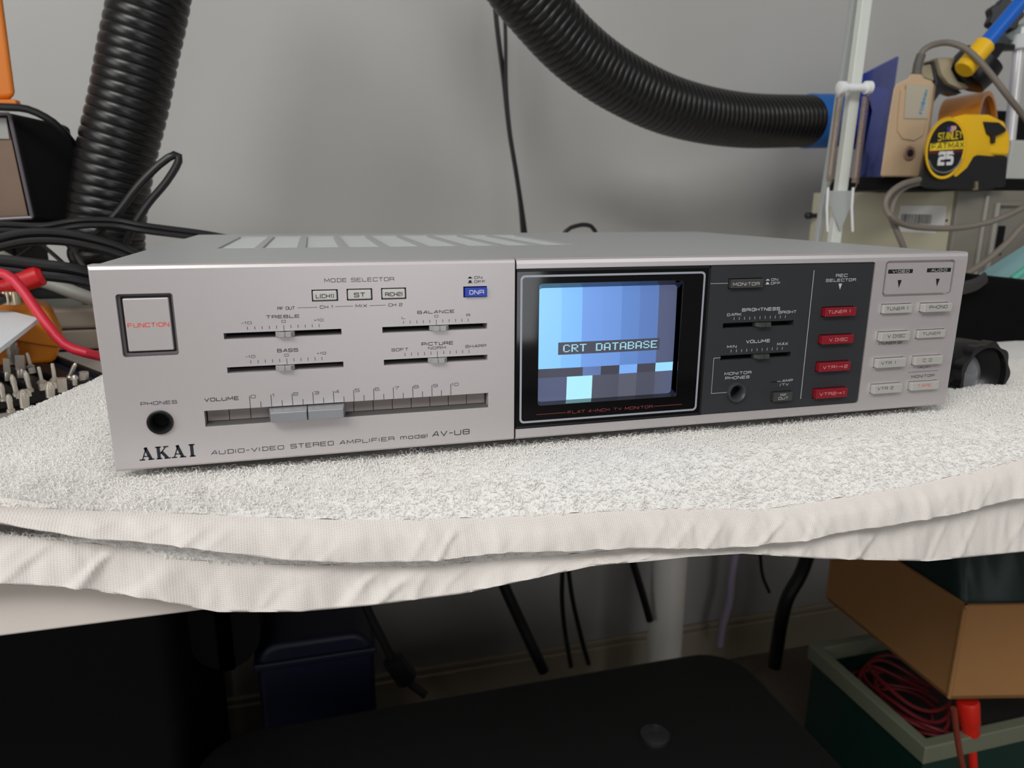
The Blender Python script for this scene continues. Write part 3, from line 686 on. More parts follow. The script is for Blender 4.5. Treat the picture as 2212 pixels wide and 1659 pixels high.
# loops of the pile: geometry nodes scatter real loops on the terry patches
def pile(name, rowf, k0, k1, keep, density, parent, size=1.0, tilt=.7, wire=.00012):
    mb = sheet(rowf, k0, k1, 5, x_of, dU)
    used = [f for f in mb.f if keep(sum((mb.v[i]-A for i in f), Vector())/4)]
    idx = sorted({i for f in used for i in f}); mp_ = {j: i for i, j in enumerate(idx)}
    m2 = MB(); m2.v = [mb.v[i] for i in idx]; m2.f = [[mp_[i] for i in f] for f in used]
    o = obj(name, m2, M_terry, parent); o['kind'] = 'stuff'
    ng = bpy.data.node_groups.new('pile', 'GeometryNodeTree')
    ng.interface.new_socket('Geometry', in_out='INPUT', socket_type='NodeSocketGeometry'); ng.interface.new_socket('Geometry', in_out='OUTPUT', socket_type='NodeSocketGeometry')
    N = ng.nodes; K = ng.links
    gi = N.new('NodeGroupInput'); go = N.new('NodeGroupOutput')
    dp = N.new('GeometryNodeDistributePointsOnFaces'); dp.inputs['Density'].default_value = density
    K.new(gi.outputs[0], dp.inputs['Mesh'])
    cc = N.new('GeometryNodeCurvePrimitiveCircle'); cc.inputs['Resolution'].default_value = 9; cc.inputs['Radius'].default_value = .00078*size
    cp = N.new('GeometryNodeCurvePrimitiveCircle'); cp.inputs['Resolution'].default_value = 4; cp.inputs['Radius'].default_value = wire
    cm = N.new('GeometryNodeCurveToMesh'); K.new(cc.outputs[0], cm.inputs[0]); K.new(cp.outputs[0], cm.inputs[1])
    tr = N.new('GeometryNodeTransform'); tr.inputs['Rotation'].default_value = (math.radians(90), 0, 0); tr.inputs['Scale'].default_value = (.62, 1, 1.25); tr.inputs['Translation'].default_value = (0, 0, .0003*size)
    K.new(cm.outputs[0], tr.inputs[0])
    sm = N.new('GeometryNodeSetShadeSmooth'); K.new(tr.outputs[0], sm.inputs[0])
    mt = N.new('GeometryNodeSetMaterial'); mt.inputs['Material'].default_value = M_loop; K.new(sm.outputs[0], mt.inputs[0])
    ip = N.new('GeometryNodeInstanceOnPoints'); K.new(dp.outputs['Points'], ip.inputs['Points']); K.new(mt.outputs[0], ip.inputs['Instance'])
    K.new(dp.outputs['Rotation'], ip.inputs['Rotation'])
    rv = N.new('FunctionNodeRandomValue'); rv.data_type = 'FLOAT_VECTOR'; rv.inputs[0].default_value = (-tilt, -tilt, -3.1); rv.inputs[1].default_value = (tilt, tilt, 3.1)
    ri = N.new('GeometryNodeRotateInstances'); K.new(ip.outputs[0], ri.inputs['Instances']); K.new(rv.outputs[0], ri.inputs['Rotation'])
    rs = N.new('FunctionNodeRandomValue'); rs.inputs[2].default_value = .7; rs.inputs[3].default_value = 1.35
    K.new(rs.outputs[1], ip.inputs['Scale'])
    K.new(ri.outputs[0], go.inputs[0])
    md = o.modifiers.new('pile', 'NODES'); md.node_group = ng
    return o
M_loop = mat('cotton_loop', (250, 248, 244), .8, spec=.15)
pile('loop_pile', upper_row, 1, 8, lambda c: (c.y < .012 and c.x > -.01) or (c.x <= -.005 and c.y < .24) or (c.x > .438 and c.y < .13), 420000, up)
pile('long_loop_pile', upper_row, 2, 8, lambda c: c.y < .012 and c.x > -.01 or c.x > .438 and c.y < .05 or (c.x <= -.01 and c.y < .0), 130000, up, size=1.55, tilt=.95, wire=.00016)
pile('loop_pile', lower_row, 1, 3, lambda c: c.x < .18, 700000, lt)

# ================================================================ behind the amplifier, left
M_hose = mat('hose_black', (13, 13, 14), .32, noise_=.1, scale=60)
def hose(label, pts, r, pitch, nseg=36):
    raw = smooth(pts, .004); acc = [0]; mb = MB()
    for a, b in zip(raw, raw[1:]): acc.append(acc[-1]+(b-a).length)
    N_ = int(acc[-1]/pitch*10); path = []; k = 0
    for i in range(N_+1):
        d = acc[-1]*i/N_
        while k < len(acc)-2 and acc[k+1] < d: k += 1
        path.append(raw[k].lerp(raw[k+1], (d-acc[k])/(acc[k+1]-acc[k])))
    rr_ = [r*(1+.045*abs(math.sin(math.pi*i/10))**.5-.02) for i in range(N_+1)]
    m = len(path)
    mb.tube(path, lambda t: rr_[min(m-1, int(round(t*(m-1))))], nseg)
    o = obj('fume_hose', mb, M_hose, None, angle=70)
    return tag(o, label, 'hose')
zt = AZ+TZ
p_end = P(232, 545, .42); p_end2 = Vector((p_end.x+.005, .43, zt+.035))
hose('thick black ribbed hose standing upright left of the amplifier',
     [P(430, -640, .42), P(385, -380, .42), P(345, -150, .42), P(323, 0, .42), P(300, 110, .42), P(279, 220, .42), P(252, 335, .42), P(234, 449, .42), p_end, p_end2], .0315, .0090)
hose('thick black ribbed hose curving down across the wall to blue tape at its end',
     [P(925, -560, .46), P(960, -380, .46), P(1022, -200, .46), P(1090, -75, .47), P(1152, 8, .48), P(1240, 105, .50), P(1340, 178, .52), P(1460, 233, .54), P(1600, 260, .57), P(1752, 262, .60)], .0338, .0082)
hr = P(1740, 262, .60); he = P(1830, 262, .612)
tag(obj('blue_tape', MB().lathe([(.0352, 0), (.0362, .003), (.0360, .02), (.0364, .034), (.0356, .055), (.034, .055), (.0345, 0)], 40, axis(hr, he-hr)), mat('blue_tape', (28, 104, 186), .55, noise_=.06, scale=80, bump=.3, bscale=300)),
    'band of blue tape wrapped round the end of the right hose', 'tape')

M_cab = mat('cable_black', (17, 18, 20), .42); M_cabg = mat('cable_grey', (122, 114, 104), .5); M_cablg = mat('cable_light_grey', (150, 150, 142), .5)
def cable(name, pts, r, m, label, group=None, n=10, cat='cable', flat=1.0, twin=False, step=.006):
    mb = MB(); wp = [P(*p) for p in pts]
    if not 0 <= pts[0][0] <= 2212: wp = [wp[0]+(wp[0]-wp[1])*3]+wp
    if not 0 <= pts[-1][0] <= 2212: wp = wp+[wp[-1]+(wp[-1]-wp[-2])*1.5]
    path = smooth(wp, step)
    if twin:
        off = Vector((0, 0, r*.95)); mb.tube([p+off for p in path], r, n); mb.tube([p-off for p in path], r, n)
    else: mb.tube(path, r, n, flat)
    o = obj(name, mb, m, None); return tag(o, label, cat, group)
# small LCD instrument at the far left
mon = empty('bench_monitor', P(60, 476, .50), 'black bench monitor with a picture on its screen, cut off by the left edge', 'monitor')
def quad_box(fl_, depth, pts_px, Y0):
    """body from four front photo points at depth Y0 pushed back"""
    f = [P(x, y, Y0) for x, y in pts_px]; b = [v+Vector(depth) for v in f]
    return MB().add(f+b, [(0,1,2,3),(7,6,5,4),(0,4,5,1),(1,5,6,2),(2,6,7,3),(3,7,4,0)])
fr = [(-130, 240), (24, 242), (76, 476), (-130, 486)]
obj('housing', quad_box(0, (.034, .040, -.006), fr, .42), M_blackm, mon, bev=.004, seg=3)
sc = [(-125, 252), (14, 254), (60, 466), (-125, 474)]
obj('screen', MB().add([P(x, y, .4185) for x, y in sc], [(0, 1, 2, 3)]), mat('screen_picture', (120, 100, 86), .3, noise_=.55, scale=16), mon, shade=False)
mb = MB(); q = [P(-125, 254, .417), P(13, 256, .417), P(20, 300, .417), P(-125, 298, .417)]; mb.add(q, [(0, 1, 2, 3)])
obj('screen_menu_bar', mb, mat('pale_menu', (160, 160, 156), .3), mon, shade=False)
mb = MB()
obj('screen_rim', MB().tube([P(20, 246, .416), P(70, 470, .416)], .0016, 8).tube([P(-130, 246, .416), P(20, 246, .416)], .0016, 8).tube([P(70, 470, .416), P(-130, 480, .416)], .0016, 8), mat('rim_grey', (96, 90, 96), .3), mon)
obj('stand', MB().box(P(-100, 500, .50)+Vector((0, -.02, 0)), (P(100, 480, .50)+Vector((0, .03, 0)))).box((P(-60, 500, .50).x, .46, zt), (P(60, 500, .50).x, .55, P(0, 500, .50).z)), M_blackm, mon, bev=.003)
# orange holster above it
hol = empty('test_meter', P(10, 232, .47), 'orange rubber case of a meter at the top left corner of the photo', 'meter')
obj('holster', quad_box(0, (-.03, .045, 0), [(-90, -60), (2, -60), (38, 214), (-90, 228)], .44), mat('orange_rubber', (214, 118, 22), .5, noise_=.05, scale=50), hol, bev=.006, seg=3)
obj('holster_rib', quad_box(0, (0, .01, 0), [(-90, 214), (36, 214), (38, 230), (-90, 232)], .435), mat('orange_rubber'), hol, bev=.002)
obj('support_post', MB().box((P(-60, 300, .50).x-.01, .49, P(0, 480, .50).z+.005), (P(-30, 300, .50).x, .51, P(0, 205, .50).z)), M_blackm, hol)
# black and grey leads lying behind
cable('meter_lead', [(-60, 226, .405), (0, 231, .405), (60, 236, .405), (115, 264, .41), (150, 300, .42), (172, 335, .44), (185, 400, .49)], .0032, M_cab, 'black cable arching from under the orange meter case to the left hose')
cable('twin_cable', [(-80, 500, .36), (0, 491, .36), (90, 494, .36), (170, 482, .35), (250, 482, .35), (320, 494, .345), (430, 508, .345), (500, 520, .345)], .0024, M_cab, 'black twin cable running level behind the case corner past the left hose', twin=True)
cable('loop_cable', [(160, 545, .37), (215, 500, .36), (258, 455, .355), (300, 400, .35), (345, 355, .35), (378, 334, .35), (386, 348, .35), (360, 392, .35), (320, 440, .35), (288, 490, .35), (268, 540, .36)], .0032, M_cab, 'black cable bent into a narrow upright loop to the right of the left hose')
cable('flat_cable', [(-60, 540, .33), (0, 524, .33), (60, 512, .33), (130, 512, .33), (200, 524, .33), (262, 542, .335), (330, 575, .34)], .0034, M_cab, 'thick black cable arching low in front of the left hose', twin=True)
cable('low_cable', [(-60, 570, .30), (0, 573, .30), (80, 582, .30), (160, 592, .30), (240, 612, .31)], .0042, M_cab, 'thickest black cable, lowest of those left of the amplifier', twin=True)
cable('thin_cable', [(-30, 590, .38), (20, 565, .38), (60, 540, .38), (75, 524, .38), (60, 508, .38), (10, 498, .38)], .0014, M_cab, 'thin black wire curled at the left edge between the thick cables')
cable('slanting_cable', [(60, 505, .4), (110, 545, .4), (160, 590, .39), (215, 640, .38)], .0018, M_cab, 'thin black wire slanting down to the amplifier corner')
cable('hanging_wire', [(170, 500, .34), (162, 535, .34), (170, 560, .34), (184, 580, .34), (205, 610, .34)], .0018, mat('wire_dark_grey', (60, 56, 56), .5), 'dark grey wire bending in front of the ribbed hose base')
cable('grey_cable', [(-40, 540, .36), (15, 562, .36), (60, 596, .36), (110, 612, .355), (165, 634, .35), (215, 652, .35)], .0058, M_cablg, 'pale grey cable running down behind the amplifier corner at left', n=14)
# dark clutter that closes the gap under the cables: a black pouch
tag(obj('cable_pouch', MB().box((P(-60, 560, .52).x, .47, zt), (-.005, .56, zt+.055)), M_blackm, None, bev=.015, seg=4), 'flat black pouch on the desk behind the cables at left', 'pouch')
# beige instrument on the desk
bi = empty('beige_unit', Vector((-.10, .50, zt)), 'low beige plastic unit on the desk behind the red lead', 'device')
M_bei = mat('beige_plastic', (150, 138, 124), .5, noise_=.03, scale=30)
b0 = PZ(130, 762, TZ); y0_ = b0.y
obj('lower_shell', MB().box((-.28, y0_, zt+.002), (.0, y0_+.07, zt+.020)), M_bei, bi, bev=.002)
obj('upper_shell', MB().box((-.28, y0_-.001, zt+.021), (.0, y0_+.07, zt+.040)), M_bei, bi, bev=.004, seg=3)
obj('top_panel', MB().box((-.27, y0_+.006, zt+.040), (-.01, y0_+.064, zt+.0412)), mat('beige_top', (128, 128, 120), .5, noise_=.25, scale=70), bi)
obj('rubber_foot', MB().box((-.26, y0_+.004, zt), (-.02, y0_+.05, zt+.0025)), M_blackm, bi)
# orange folding box in front of it
M_or = mat('orange_plastic', (212, 124, 18), .42, noise_=.04, scale=60)
ob = empty('orange_tool', P(90, 770, .30)+Vector((0, 0, -.004)), 'rounded orange plastic tool body behind the tray of bits', 'tool')
pts_ = [(-40, 640), (60, 652), (92, 662), (106, 676), (128, 722), (130, 748), (118, 785), (-40, 800)]
f = [P(x, y, .30) for x, y in pts_]
n_ = len(f); mb = MB().add(f+[v+Vector((-.008, .035, .0)) for v in f], [list(range(n_)), list(range(2*n_-1, n_-1, -1))]+[[i, (i+1) % n_, (i+1) % n_+n_, i+n_] for i in range(n_)])
obj('body', mb, M_or, ob, bev=.004, seg=4)
obj('seam_line', MB().tube([P(35, 736, .2985), P(80, 744, .2985), P(127, 750, .2985)], .0004, 6), mat('brown_line', (130, 70, 10), .6), ob)
# terminal screws on it
tm = empty('screw_terminal', P(22, 650, .292), 'small brass screw terminal pair on the orange tool at left', 'terminal')
for x in (15, 30):
    c = P(x, 640, .292); obj('screw', MB().lathe([(.004, -.006), (.0042, .0), (.0036, .0035), (.002, .0042)], 16, Matrix.Translation(c)), mat('nickel', (200, 186, 158), .28, .9), tm)
obj('bracket', MB().box(P(8, 652, .295), P(42, 640, .300)), mat('nickel'), tm, bev=.0004)
# white card
pc = [P(-60, 668, .20), P(0, 665, .235), P(84, 686, .19), P(0, 750, .11), P(-60, 790, .09)]
pc = [PZ(-260, 622, .040), PZ(0, 665, .033), PZ(84, 687, .030), PZ(0, 752, .027), PZ(-260, 940, .018)]
mb = MB().add([v+Vector((0, 0, .0)) for v in pc]+[v-Vector((0, 0, .003)) for v in pc], [list(range(5)), list(range(9, 4, -1))]+[[i, (i+1) % 5, (i+1) % 5+5, i+5] for i in range(5)])
tag(obj('foam_board', mb, mat('white_foam', (224, 228, 230), .7, bump=.2, bscale=600), None, bev=.0003), 'white board with a square corner sticking in at the left edge', 'board')
# red test lead
cable('red_lead', [(-40, 585, .27), (15, 594, .265), (45, 622, .26), (75, 664, .255), (105, 705, .25), (140, 745, .245), (185, 762, .24), (240, 775, .26)], .0034, mat('red_silicone', (205, 34, 58), .45), 'red test lead running down from the left edge to behind the amplifier', n=14)
pb = empty('red_probe', P(25, 600, .31), 'red plastic probe handle lying beside the red lead at far left', 'probe')
d_ = P(56, 606, .30)-P(-20, 632, .30)
obj('handle', MB().lathe([(.006, 0), (.0075, .004), (.0075, .02), (.0062, .022), (.0062, .026), (.0078, .029), (.0078, .05), (.005, .053)], 20, axis(P(-60, 645, .30), d_)), mat('red_probe', (196, 22, 30), .4), pb)
obj('black_tip', MB().lathe([(.003, 0), (.0045, .003), (.0045, .015), (.003, .018)], 16, axis(P(-50, 648, .285), Vector((1, 0, .02)))), M_black, pb)

# ---- bit tray
ta, tb_ = PZ(35, 738, -.010), PZ(207, 806, -.010)
du = (tb_-ta).normalized(); dv = Vector((du.y, -du.x, 0)); dv = dv if dv.y < 0 else -dv
T = Matrix((du, -dv, Vector((0, 0, 1)))).transposed().to_4x4(); T.translation = Vector((ta.x, ta.y, zt))
tl = (tb_-ta).length
tray = empty('bit_tray', T @ Vector((.02, -.05, 0)), 'open black tray with upright steel screwdriver bits left of the towel', 'tray')
M_tray = mat('tray_black', (24, 24, 25), .6, bump=.2, bscale=900)
obj('base', MB().box((-.10, -.165, .0), (tl+.03, 0, .004), T), M_tray, tray, bev=.0008)
obj('rim', MB().box((-.10, -.003, .0), (tl+.03, 0, .0125), T).box((tl+.027, -.125, 0), (tl+.03, 0, .0125), T).box((-.10, -.125, 0), (tl+.03, -.122, .0125), T), M_tray, tray, bev=.0006)
obj('blue_liner', MB().box((-.10, -.009, .004), (tl+.02, -.0045, .0085), T), mat('dark_blue_foam', (18, 42, 78), .7), tray)
for i in range(5): obj('bit_rail', MB().box((-.09, -.024-.021*i, .004), (tl+.02, -.012-.021*i, .0105), T), M_tray, tray, bev=.001)
M_steel = mat('bit_steel', (212, 204, 192), .32, .7, noise_=.08, scale=300)
def bit(kind, tip, base, lab, w_=.0036):
    b = PZ(base[0], base[1], -.0085); d = ray(*tip); n2 = (b-A)-CAM
    # height: intersect tip ray with vertical plane through base facing the camera
    hn = Vector((RF.x, RF.y, 0)).normalized(); t = n2.dot(hn)/d.dot(hn); tp = CAM+d*t+A
    ax = tp-b; H = ax.length; M = axis(b, ax, up=(0, 1, 0)); mb = MB()
    hexp = [(0, w_*.58), (H*.34, w_*.58)]
    if kind == 'thin': pr_ = [(w_*.58, 0), (w_*.58, H*.30), (w_*.72, H*.33), (w_*.28, H*.45), (w_*.26, H*.9), (w_*.22, H)]
    elif kind == 'phillips': pr_ = [(w_*.58, 0), (w_*.62, H*.12), (w_*.42, H*.2), (w_*.42, H*.78), (w_*.30, H*.94), (w_*.12, H)]
    elif kind == 'big': pr_ = [(w_*.36, 0), (w_*.40, H*.55), (w_*.32, H*.84), (w_*.10, H)]
    elif kind == 'hex': pr_ = [(w_*.58, 0), (w_*.58, H)]
    elif kind == 'socket': pr_ = [(w_*.42, 0), (w_*.42, H*.25), (w_*.46, H*.3), (w_*.46, H*.42), (w_*.56, H*.45), (w_*.56, H*.75), (w_*.5, H*.78), (w_*.5, H), (w_*.36, H), (w_*.36, H*.8)]
    else: pr_ = [(w_*.5, 0), (w_*.5, H*.3), (w_*.34, H*.4)]
    n = 24 if kind == 'socket' else (6 if kind == 'hex' else 12)
    mb.lathe(pr_, n, M)
    if kind == 'flat':
        mb.add([(-w_*.5, -w_*.3, H*.35), (w_*.5, -w_*.3, H*.35), (w_*.5, w_*.3, H*.35), (-w_*.5, w_*.3, H*.35), (-w_*.52, -w_*.08, H), (w_*.52, -w_*.08, H), (w_*.52, w_*.08, H), (-w_*.52, w_*.08, H)],
               [(0,3,2,1),(4,5,6,7),(0,1,5,4),(1,2,6,5),(2,3,7,6),(3,0,4,7)], M)
    if kind in ('phillips', 'big'):
        for k in range(4):
            a = math.pi/4+k*math.pi/2; c_, s_ = math.cos(a), math.sin(a); r1 = w_*(.62 if kind == 'big' else .5)
            q = [(0, 0, H*.55), (r1*c_, r1*s_, H*.55), (r1*.9*c_, r1*.9*s_, H*.82), (r1*.3*c_, r1*.3*s_, H), (0, 0, H)]; e = Vector((-s_, c_, 0))*w_*.06
            mb.add([Vector(v)+e for v in q]+[Vector(v)-e for v in q], [[0,1,2,3,4],[9,8,7,6,5]]+[[i,(i+1)%5,(i+1)%5+5,i+5] for i in range(5)], M)
    if kind == 'socket':
        for k in range(16):
            a = 2*math.pi*k/16; mb.box((w_*.54, -w_*.05, H*.46), (w_*.60, w_*.05, H*.74), M @ Matrix.Rotation(a, 4, 'Z'))
    root = obj('screwdriver_bit', mb, M_steel, None, angle=30)
    return tag(root, lab, 'bit', 'screwdriver bits standing in the black tray')
bit('flat', (12.9, 774), (17, 822), 'flat steel bit below and left of the knurled socket')
bit('socket', (26.4, 739), (29, 786), 'knurled round steel socket, tallest piece in the bit tray', .0074)
bit('flat', (42, 767), (47, 815), 'widest flat-bladed bit, just right of the knurled socket', .0056)
bit('thin', (58.3, 762), (70.5, 806), 'slim bit leaning, third piece along the tray back row', .0040)
bit('phillips', (24.4, 808), (37, 856), 'long cross-head bit below the flat bit at left', .0036)
bit('phillips', (53.6, 800), (66, 847), 'long cross-head bit in the middle of the tray', .0036)
bit('thin', (83, 792), (94, 842), 'needle-thin pointed bit on a hexagonal shank', .0044)
bit('thin', (112.6, 785), (121, 838), 'star-tipped bit on a hexagonal shank, back row centre', .0046)
bit('phillips', (163.4, 784), (150, 818), 'dark bit leaning the opposite way near the tray right end', .0036)
bit('big', (107, 824), (109, 858), 'stubby broad cross-head bit touching the towel edge', .0070)
bit('hex', (132, 817), (135, 846), 'plain hexagonal shank upside down beside the broad bit', .0052)
bit('big', (160, 810), (162, 832), 'small tapered bit just in front of the leaning dark bit', .0042)
bit('hex', (181, 803), (182, 822), 'rightmost short square-ended bit by the tray end', .0052)
bit('big', (50, 841), (54, 880), 'stubby broad cross-head bit nearest the camera', .0070)
bit('phillips', (17.6, 851), (24, 890), 'narrow cross-head bit at the towel edge, lower left', .0036)
bit('phillips', (0, 826), (9, 866), 'cross-head bit half cut off by the left photo edge', .0036)

# ================================================================ behind, middle
g = 'black cables hanging on the wall above the amplifier'
cable('hanging_cable', [(1066, -30, .70), (1074, 60, .70), (1088, 170, .70), (1100, 280, .70), (1116, 380, .70), (1134, 500, .70), (1145, 600, .70)], .0034, M_cab, 'thicker of two black cables hanging down the wall, on the left', g)
cable('hanging_cable', [(1088, -30, .69), (1092, 80, .69), (1094, 200, .69), (1106, 320, .69), (1122, 430, .69), (1130, 520, .69), (1140, 600, .69)], .0026, M_cab, 'thinner black cable hanging down the wall, on the right', g)
cable('cable_loop', [(1196, 735, .50), (1198, 640, .50), (1204, 540, .50), (1222, 500, .50), (1245, 488, .50), (1268, 486, .50), (1284, 497, .50), (1294, 540, .50), (1292, 660, .50), (1292, 735, .50)], .0026, M_cab, 'small arch of black cable peeping over the middle of the amplifier')

# ================================================================ behind, right
# instrument
ct = P(2063, 412, .42); top = ct.z
ins = empty('bench_instrument', Vector((.87, .50, zt)), 'cream metal instrument with a grey front, under the tape measure', 'instrument')
M_cream = mat('cream_metal', (196, 192, 168), .5, noise_=.02, scale=50, bump=.1, bscale=900)
M_insg = mat('instrument_grey', (128, 124, 114), .5, noise_=.02, scale=40)
a_ = ct; b_ = P(1764, 425, .66); b_.z = top; c_ = P(2330, 412, .40); c_.z = top; e_ = Vector((b_.x+c_.x-a_.x, b_.y+c_.y-a_.y, top))
def hull(pts, z0, z1): 
    n = len(pts)
    return MB().add([(p.x, p.y, z0) for p in pts]+[(p.x, p.y, z1) for p in pts], [list(range(n-1, -1, -1)), list(range(n, 2*n))]+[[i, (i+1) % n, (i+1) % n+n, i+n] for i in range(n)])
obj('cabinet', hull([a_, c_, e_, b_], zt+.006, top), M_cream, ins, bev=.002)
uL = (a_-b_); uL.z = 0; sl = uL.length; uL.normalize(); nL = Vector((uL.y, -uL.x, 0)); nL = nL if nL.y < 0 or nL.x < 0 else -nL
if nL.dot(CAM+A-a_) < 0: nL = -nL
uR = (c_-a_); uR.z = 0; fr_w = uR.length; uR.normalize(); nR = Vector((uR.y, -uR.x, 0))
if nR.dot(CAM+A-a_) < 0: nR = -nR
def onface(o0, u, n, x, z, out=0): return o0+u*x+n*out+Vector((0, 0, z-o0.z))
def facebox(o0, u, n, x0, x1, z0, z1, d0, d1): 
    return MB().add([onface(o0,u,n,x,z,d) for d in (d0, d1) for x, z in ((x0,z0),(x1,z0),(x1,z1),(x0,z1))], [(0,1,2,3),(7,6,5,4),(0,4,5,1),(1,5,6,2),(2,6,7,3),(3,7,4,0)])
obj('front_bezel', facebox(a_, uR, nR, -.0005, fr_w, zt+.004, top+.0005, -.001, .008), M_insg, ins, bev=.002)
def frx(px): # photo x on the front face -> distance along it
    d = ray(px, 450); o0 = a_-A; det = d.x*(-uR.y)+d.y*uR.x
    t = ((o0.x-CAM.x)*(-uR.y)+(o0.y-CAM.y)*uR.x)/det; p = CAM+d*t
    return (p-o0).dot(uR)
x1_, x2_, x3_ = frx(2117), frx(2140), frx(2212)
obj('panel_rib', facebox(a_, uR, nR, x1_-.003, x1_+.001, zt+.01, top-.006, .008, .012), mat('rib_light', (162, 158, 150), .45), ins, bev=.001)
obj('inner_frame', facebox(a_, uR, nR, x2_-.003, x2_+.002, zt+.01, top-.014, .008, .013), mat('rib_light'), ins, bev=.001)
obj('inner_frame_top', facebox(a_, uR, nR, x2_, fr_w-.01, top-.018, top-.013, .008, .013), M_insg, ins, bev=.001)
obj('switch_well', facebox(a_, uR, nR, frx(2152), frx(2166), top-.078, top-.042, .0075, .0095), M_blackm, ins)
obj('screw_head', MB().lathe([(.003, 0), (.003, .0015), (.002, .002)], 14, axis(onface(a_, uR, nR, frx(2143), top-.082, .008), nR)), mat('nickel'), ins)
obj('screw_head', MB().lathe([(.003, 0), (.003, .0015), (.002, .002)], 14, axis(onface(a_, uR, nR, frx(2190), top-.055, .008), nR)), mat('nickel'), ins)
# bar-code label on the side
def sdx(px):
    d = ray(px, 470); o0 = a_-A; det = d.x*(-uL.y)+d.y*uL.x
    t = ((o0.x-CAM.x)*(-uL.y)+(o0.y-CAM.y)*uL.x)/det; p = CAM+d*t
    return (p-o0).dot(uL)
s0, s1 = sdx(1942), sdx(2042)
lb = obj('asset_label', facebox(a_, uL, nL, s0, s1, top-.044, top-.018, 0, .0006), mat('label_white', (226, 226, 224), .5), ins)
mb = MB(); random.seed(3); x = s0+.004
while x < s0+(s1-s0)*.72:
    w_ = random.choice((.0007, .0012, .0018)); t_ = facebox(a_, uL, nL, x, x+w_, top-.041, top-.029, .0006, .0007); mb.add(t_.v, t_.f); x += w_+random.choice((.0008, .0014))
obj('bar_code', mb, M_ink, lb, shade=False)
t_ = facebox(a_, uL, nL, sdx(1930), sdx(2026), top-.052, top-.046, 0, .0006); obj('lower_label', t_, mat('label_white'), ins)
obj('screw_hole', MB().lathe([(.0016, 0), (.0016, .0004)], 12, axis(onface(a_, uL, nL, sdx(2046), top-.036, .0), nL)), M_ink, ins)
obj('rear_flange', facebox(b_, uL, nL, -.004, .018, zt+.01, top, 0, .003), M_cream, ins, bev=.001)
obj('rear_knob', MB().lathe([(.0035, 0), (.0035, .01), (.005, .012), (.005, .02), (.003, .022)], 16, axis(onface(b_, uL, nL, .01, top-.034, .003), nL+Vector((-.6, 0, 0)))), M_black, ins)

# white spring arm
arm = empty('lamp_arm', Vector((P(1790, 515, .40).x, .40, zt)), 'white spring-balanced lamp arm rising past the cream instrument', 'lamp arm')
M_wh = mat('arm_white', (222, 226, 218), .4)
pa, pb_ = P(1802, 515, .40), P(1902, -260, .40)
ax_ = (pb_-pa).normalized(); pbase = pa-ax_*((pa.z-zt-.03)/ax_.z)
def bar(p, q, w_, d_):
    z = (q-p).normalized(); y = Vector((0, 1, 0)); x = y.cross(z).normalized(); y = z.cross(x); M = Matrix((x, y, z)).transposed().to_4x4(); M.translation = p
    return MB().box((-w_/2, -d_/2, 0), (w_/2, d_/2, (q-p).length), M)
obj('square_tube', bar(pbase, pb_, .0128, .009), M_wh, arm, bev=.001)
obj('rear_tube', bar(pbase+Vector((-.007, .022, 0)), P(1884, -260, .42), .007, .007), mat('arm_grey', (176, 180, 178), .4), arm, bev=.001)
obj('cross_pin', MB().lathe([(.0052, 0), (.0068, .001), (.0068, .007), (.0045, .008), (.0045, .0335), (.0068, .0345), (.0068, .0405), (.0052, .0415)], 20, axis(P(1811, 190, .385), P(1888, 189, .385)-P(1811, 190, .385))), mat('pin_white', (236, 238, 238), .4), arm)
M_spr = mat('spring_steel', (196, 178, 162), .28, .9)
def spring(p, q, r, turns, wr):
    M = axis(p, q-p); H = (q-p).length; pts = []
    for i in range(turns*10+1):
        a = 2*math.pi*i/10; pts.append(M @ Vector((r*math.cos(a), r*math.sin(a), .008+(H-.016)*i/(turns*10))))
    mb = MB().tube([p]+pts+[q], wr, 5); return obj('spring', mb, M_spr, arm)
spring(P(1790, 408, .385), P(1817, 192, .385), .0036, 40, .00062)
spring(P(1845, 412, .385), P(1873, 192, .385), .0036, 40, .00062)
for x in (1789, 1843):
    obj('spring_hook', MB().tube([P(x, 405, .385), P(x-3, 450, .386), P(x-1, 500, .388)], .0014, 8), mat('pin_white'), arm)
obj('link_plate', MB().add([P(1782, 412, .392), P(1846, 412, .392), P(1836, 452, .392), P(1815, 500, .392), P(1796, 452, .392)]+[P(1782, 412, .395), P(1846, 412, .395), P(1836, 452, .395), P(1815, 500, .395), P(1796, 452, .395)], [[0,1,2,3,4],[9,8,7,6,5]]+[[i,(i+1)%5,(i+1)%5+5,i+5] for i in range(5)]), mat('arm_grey'), arm, bev=.0006)
obj('clamp_base', MB().lathe([(.035, 0), (.035, .012), (.028, .018), (.012, .02), (.012, .045), (.005, .047)], 28, Matrix.Translation(Vector((pbase.x, .40, zt)))), M_wh, arm)

# blue funnel on the hose end
fu = empty('suction_nozzle', P(1880, 417, .60), 'dark blue plastic funnel nozzle on the hose end behind the white arm', 'nozzle')
M_fun = mat('funnel_blue', (38, 62, 168), .35, noise_=.04, scale=30)
nk = P(1812, 262, .60); ndir = Vector((1, .05, 0)).normalized()
ring0 = []; 
for i in range(16):
    a = 2*math.pi*i/16; ring0.append(nk+Vector((0, 0, 1))*(.034*math.sin(a))+Vector((-.05, 1, 0)).normalized()*(.034*math.cos(a)))
c4 = [P(1866, 158, .58), P(1937, 122, .70), P(1899, 398, .70), P(1838, 419, .585)]   # wide mouth seen nearly edge on
def mouth(i):
    t = (i/16*4+.5) % 4; k = int(t); f = t-k; order = [c4[1], c4[0], c4[3], c4[2]]
    return order[k].lerp(order[(k+1) % 4], f)
ang = [mouth((i-0) % 16) for i in range(16)]
vs = ring0+[r.lerp(m, .35)+Vector((.012, 0, 0)) for r, m in zip(ring0, ang)]+ang+[m+Vector((.004, 0, 0)) for m in ang]
fs = []
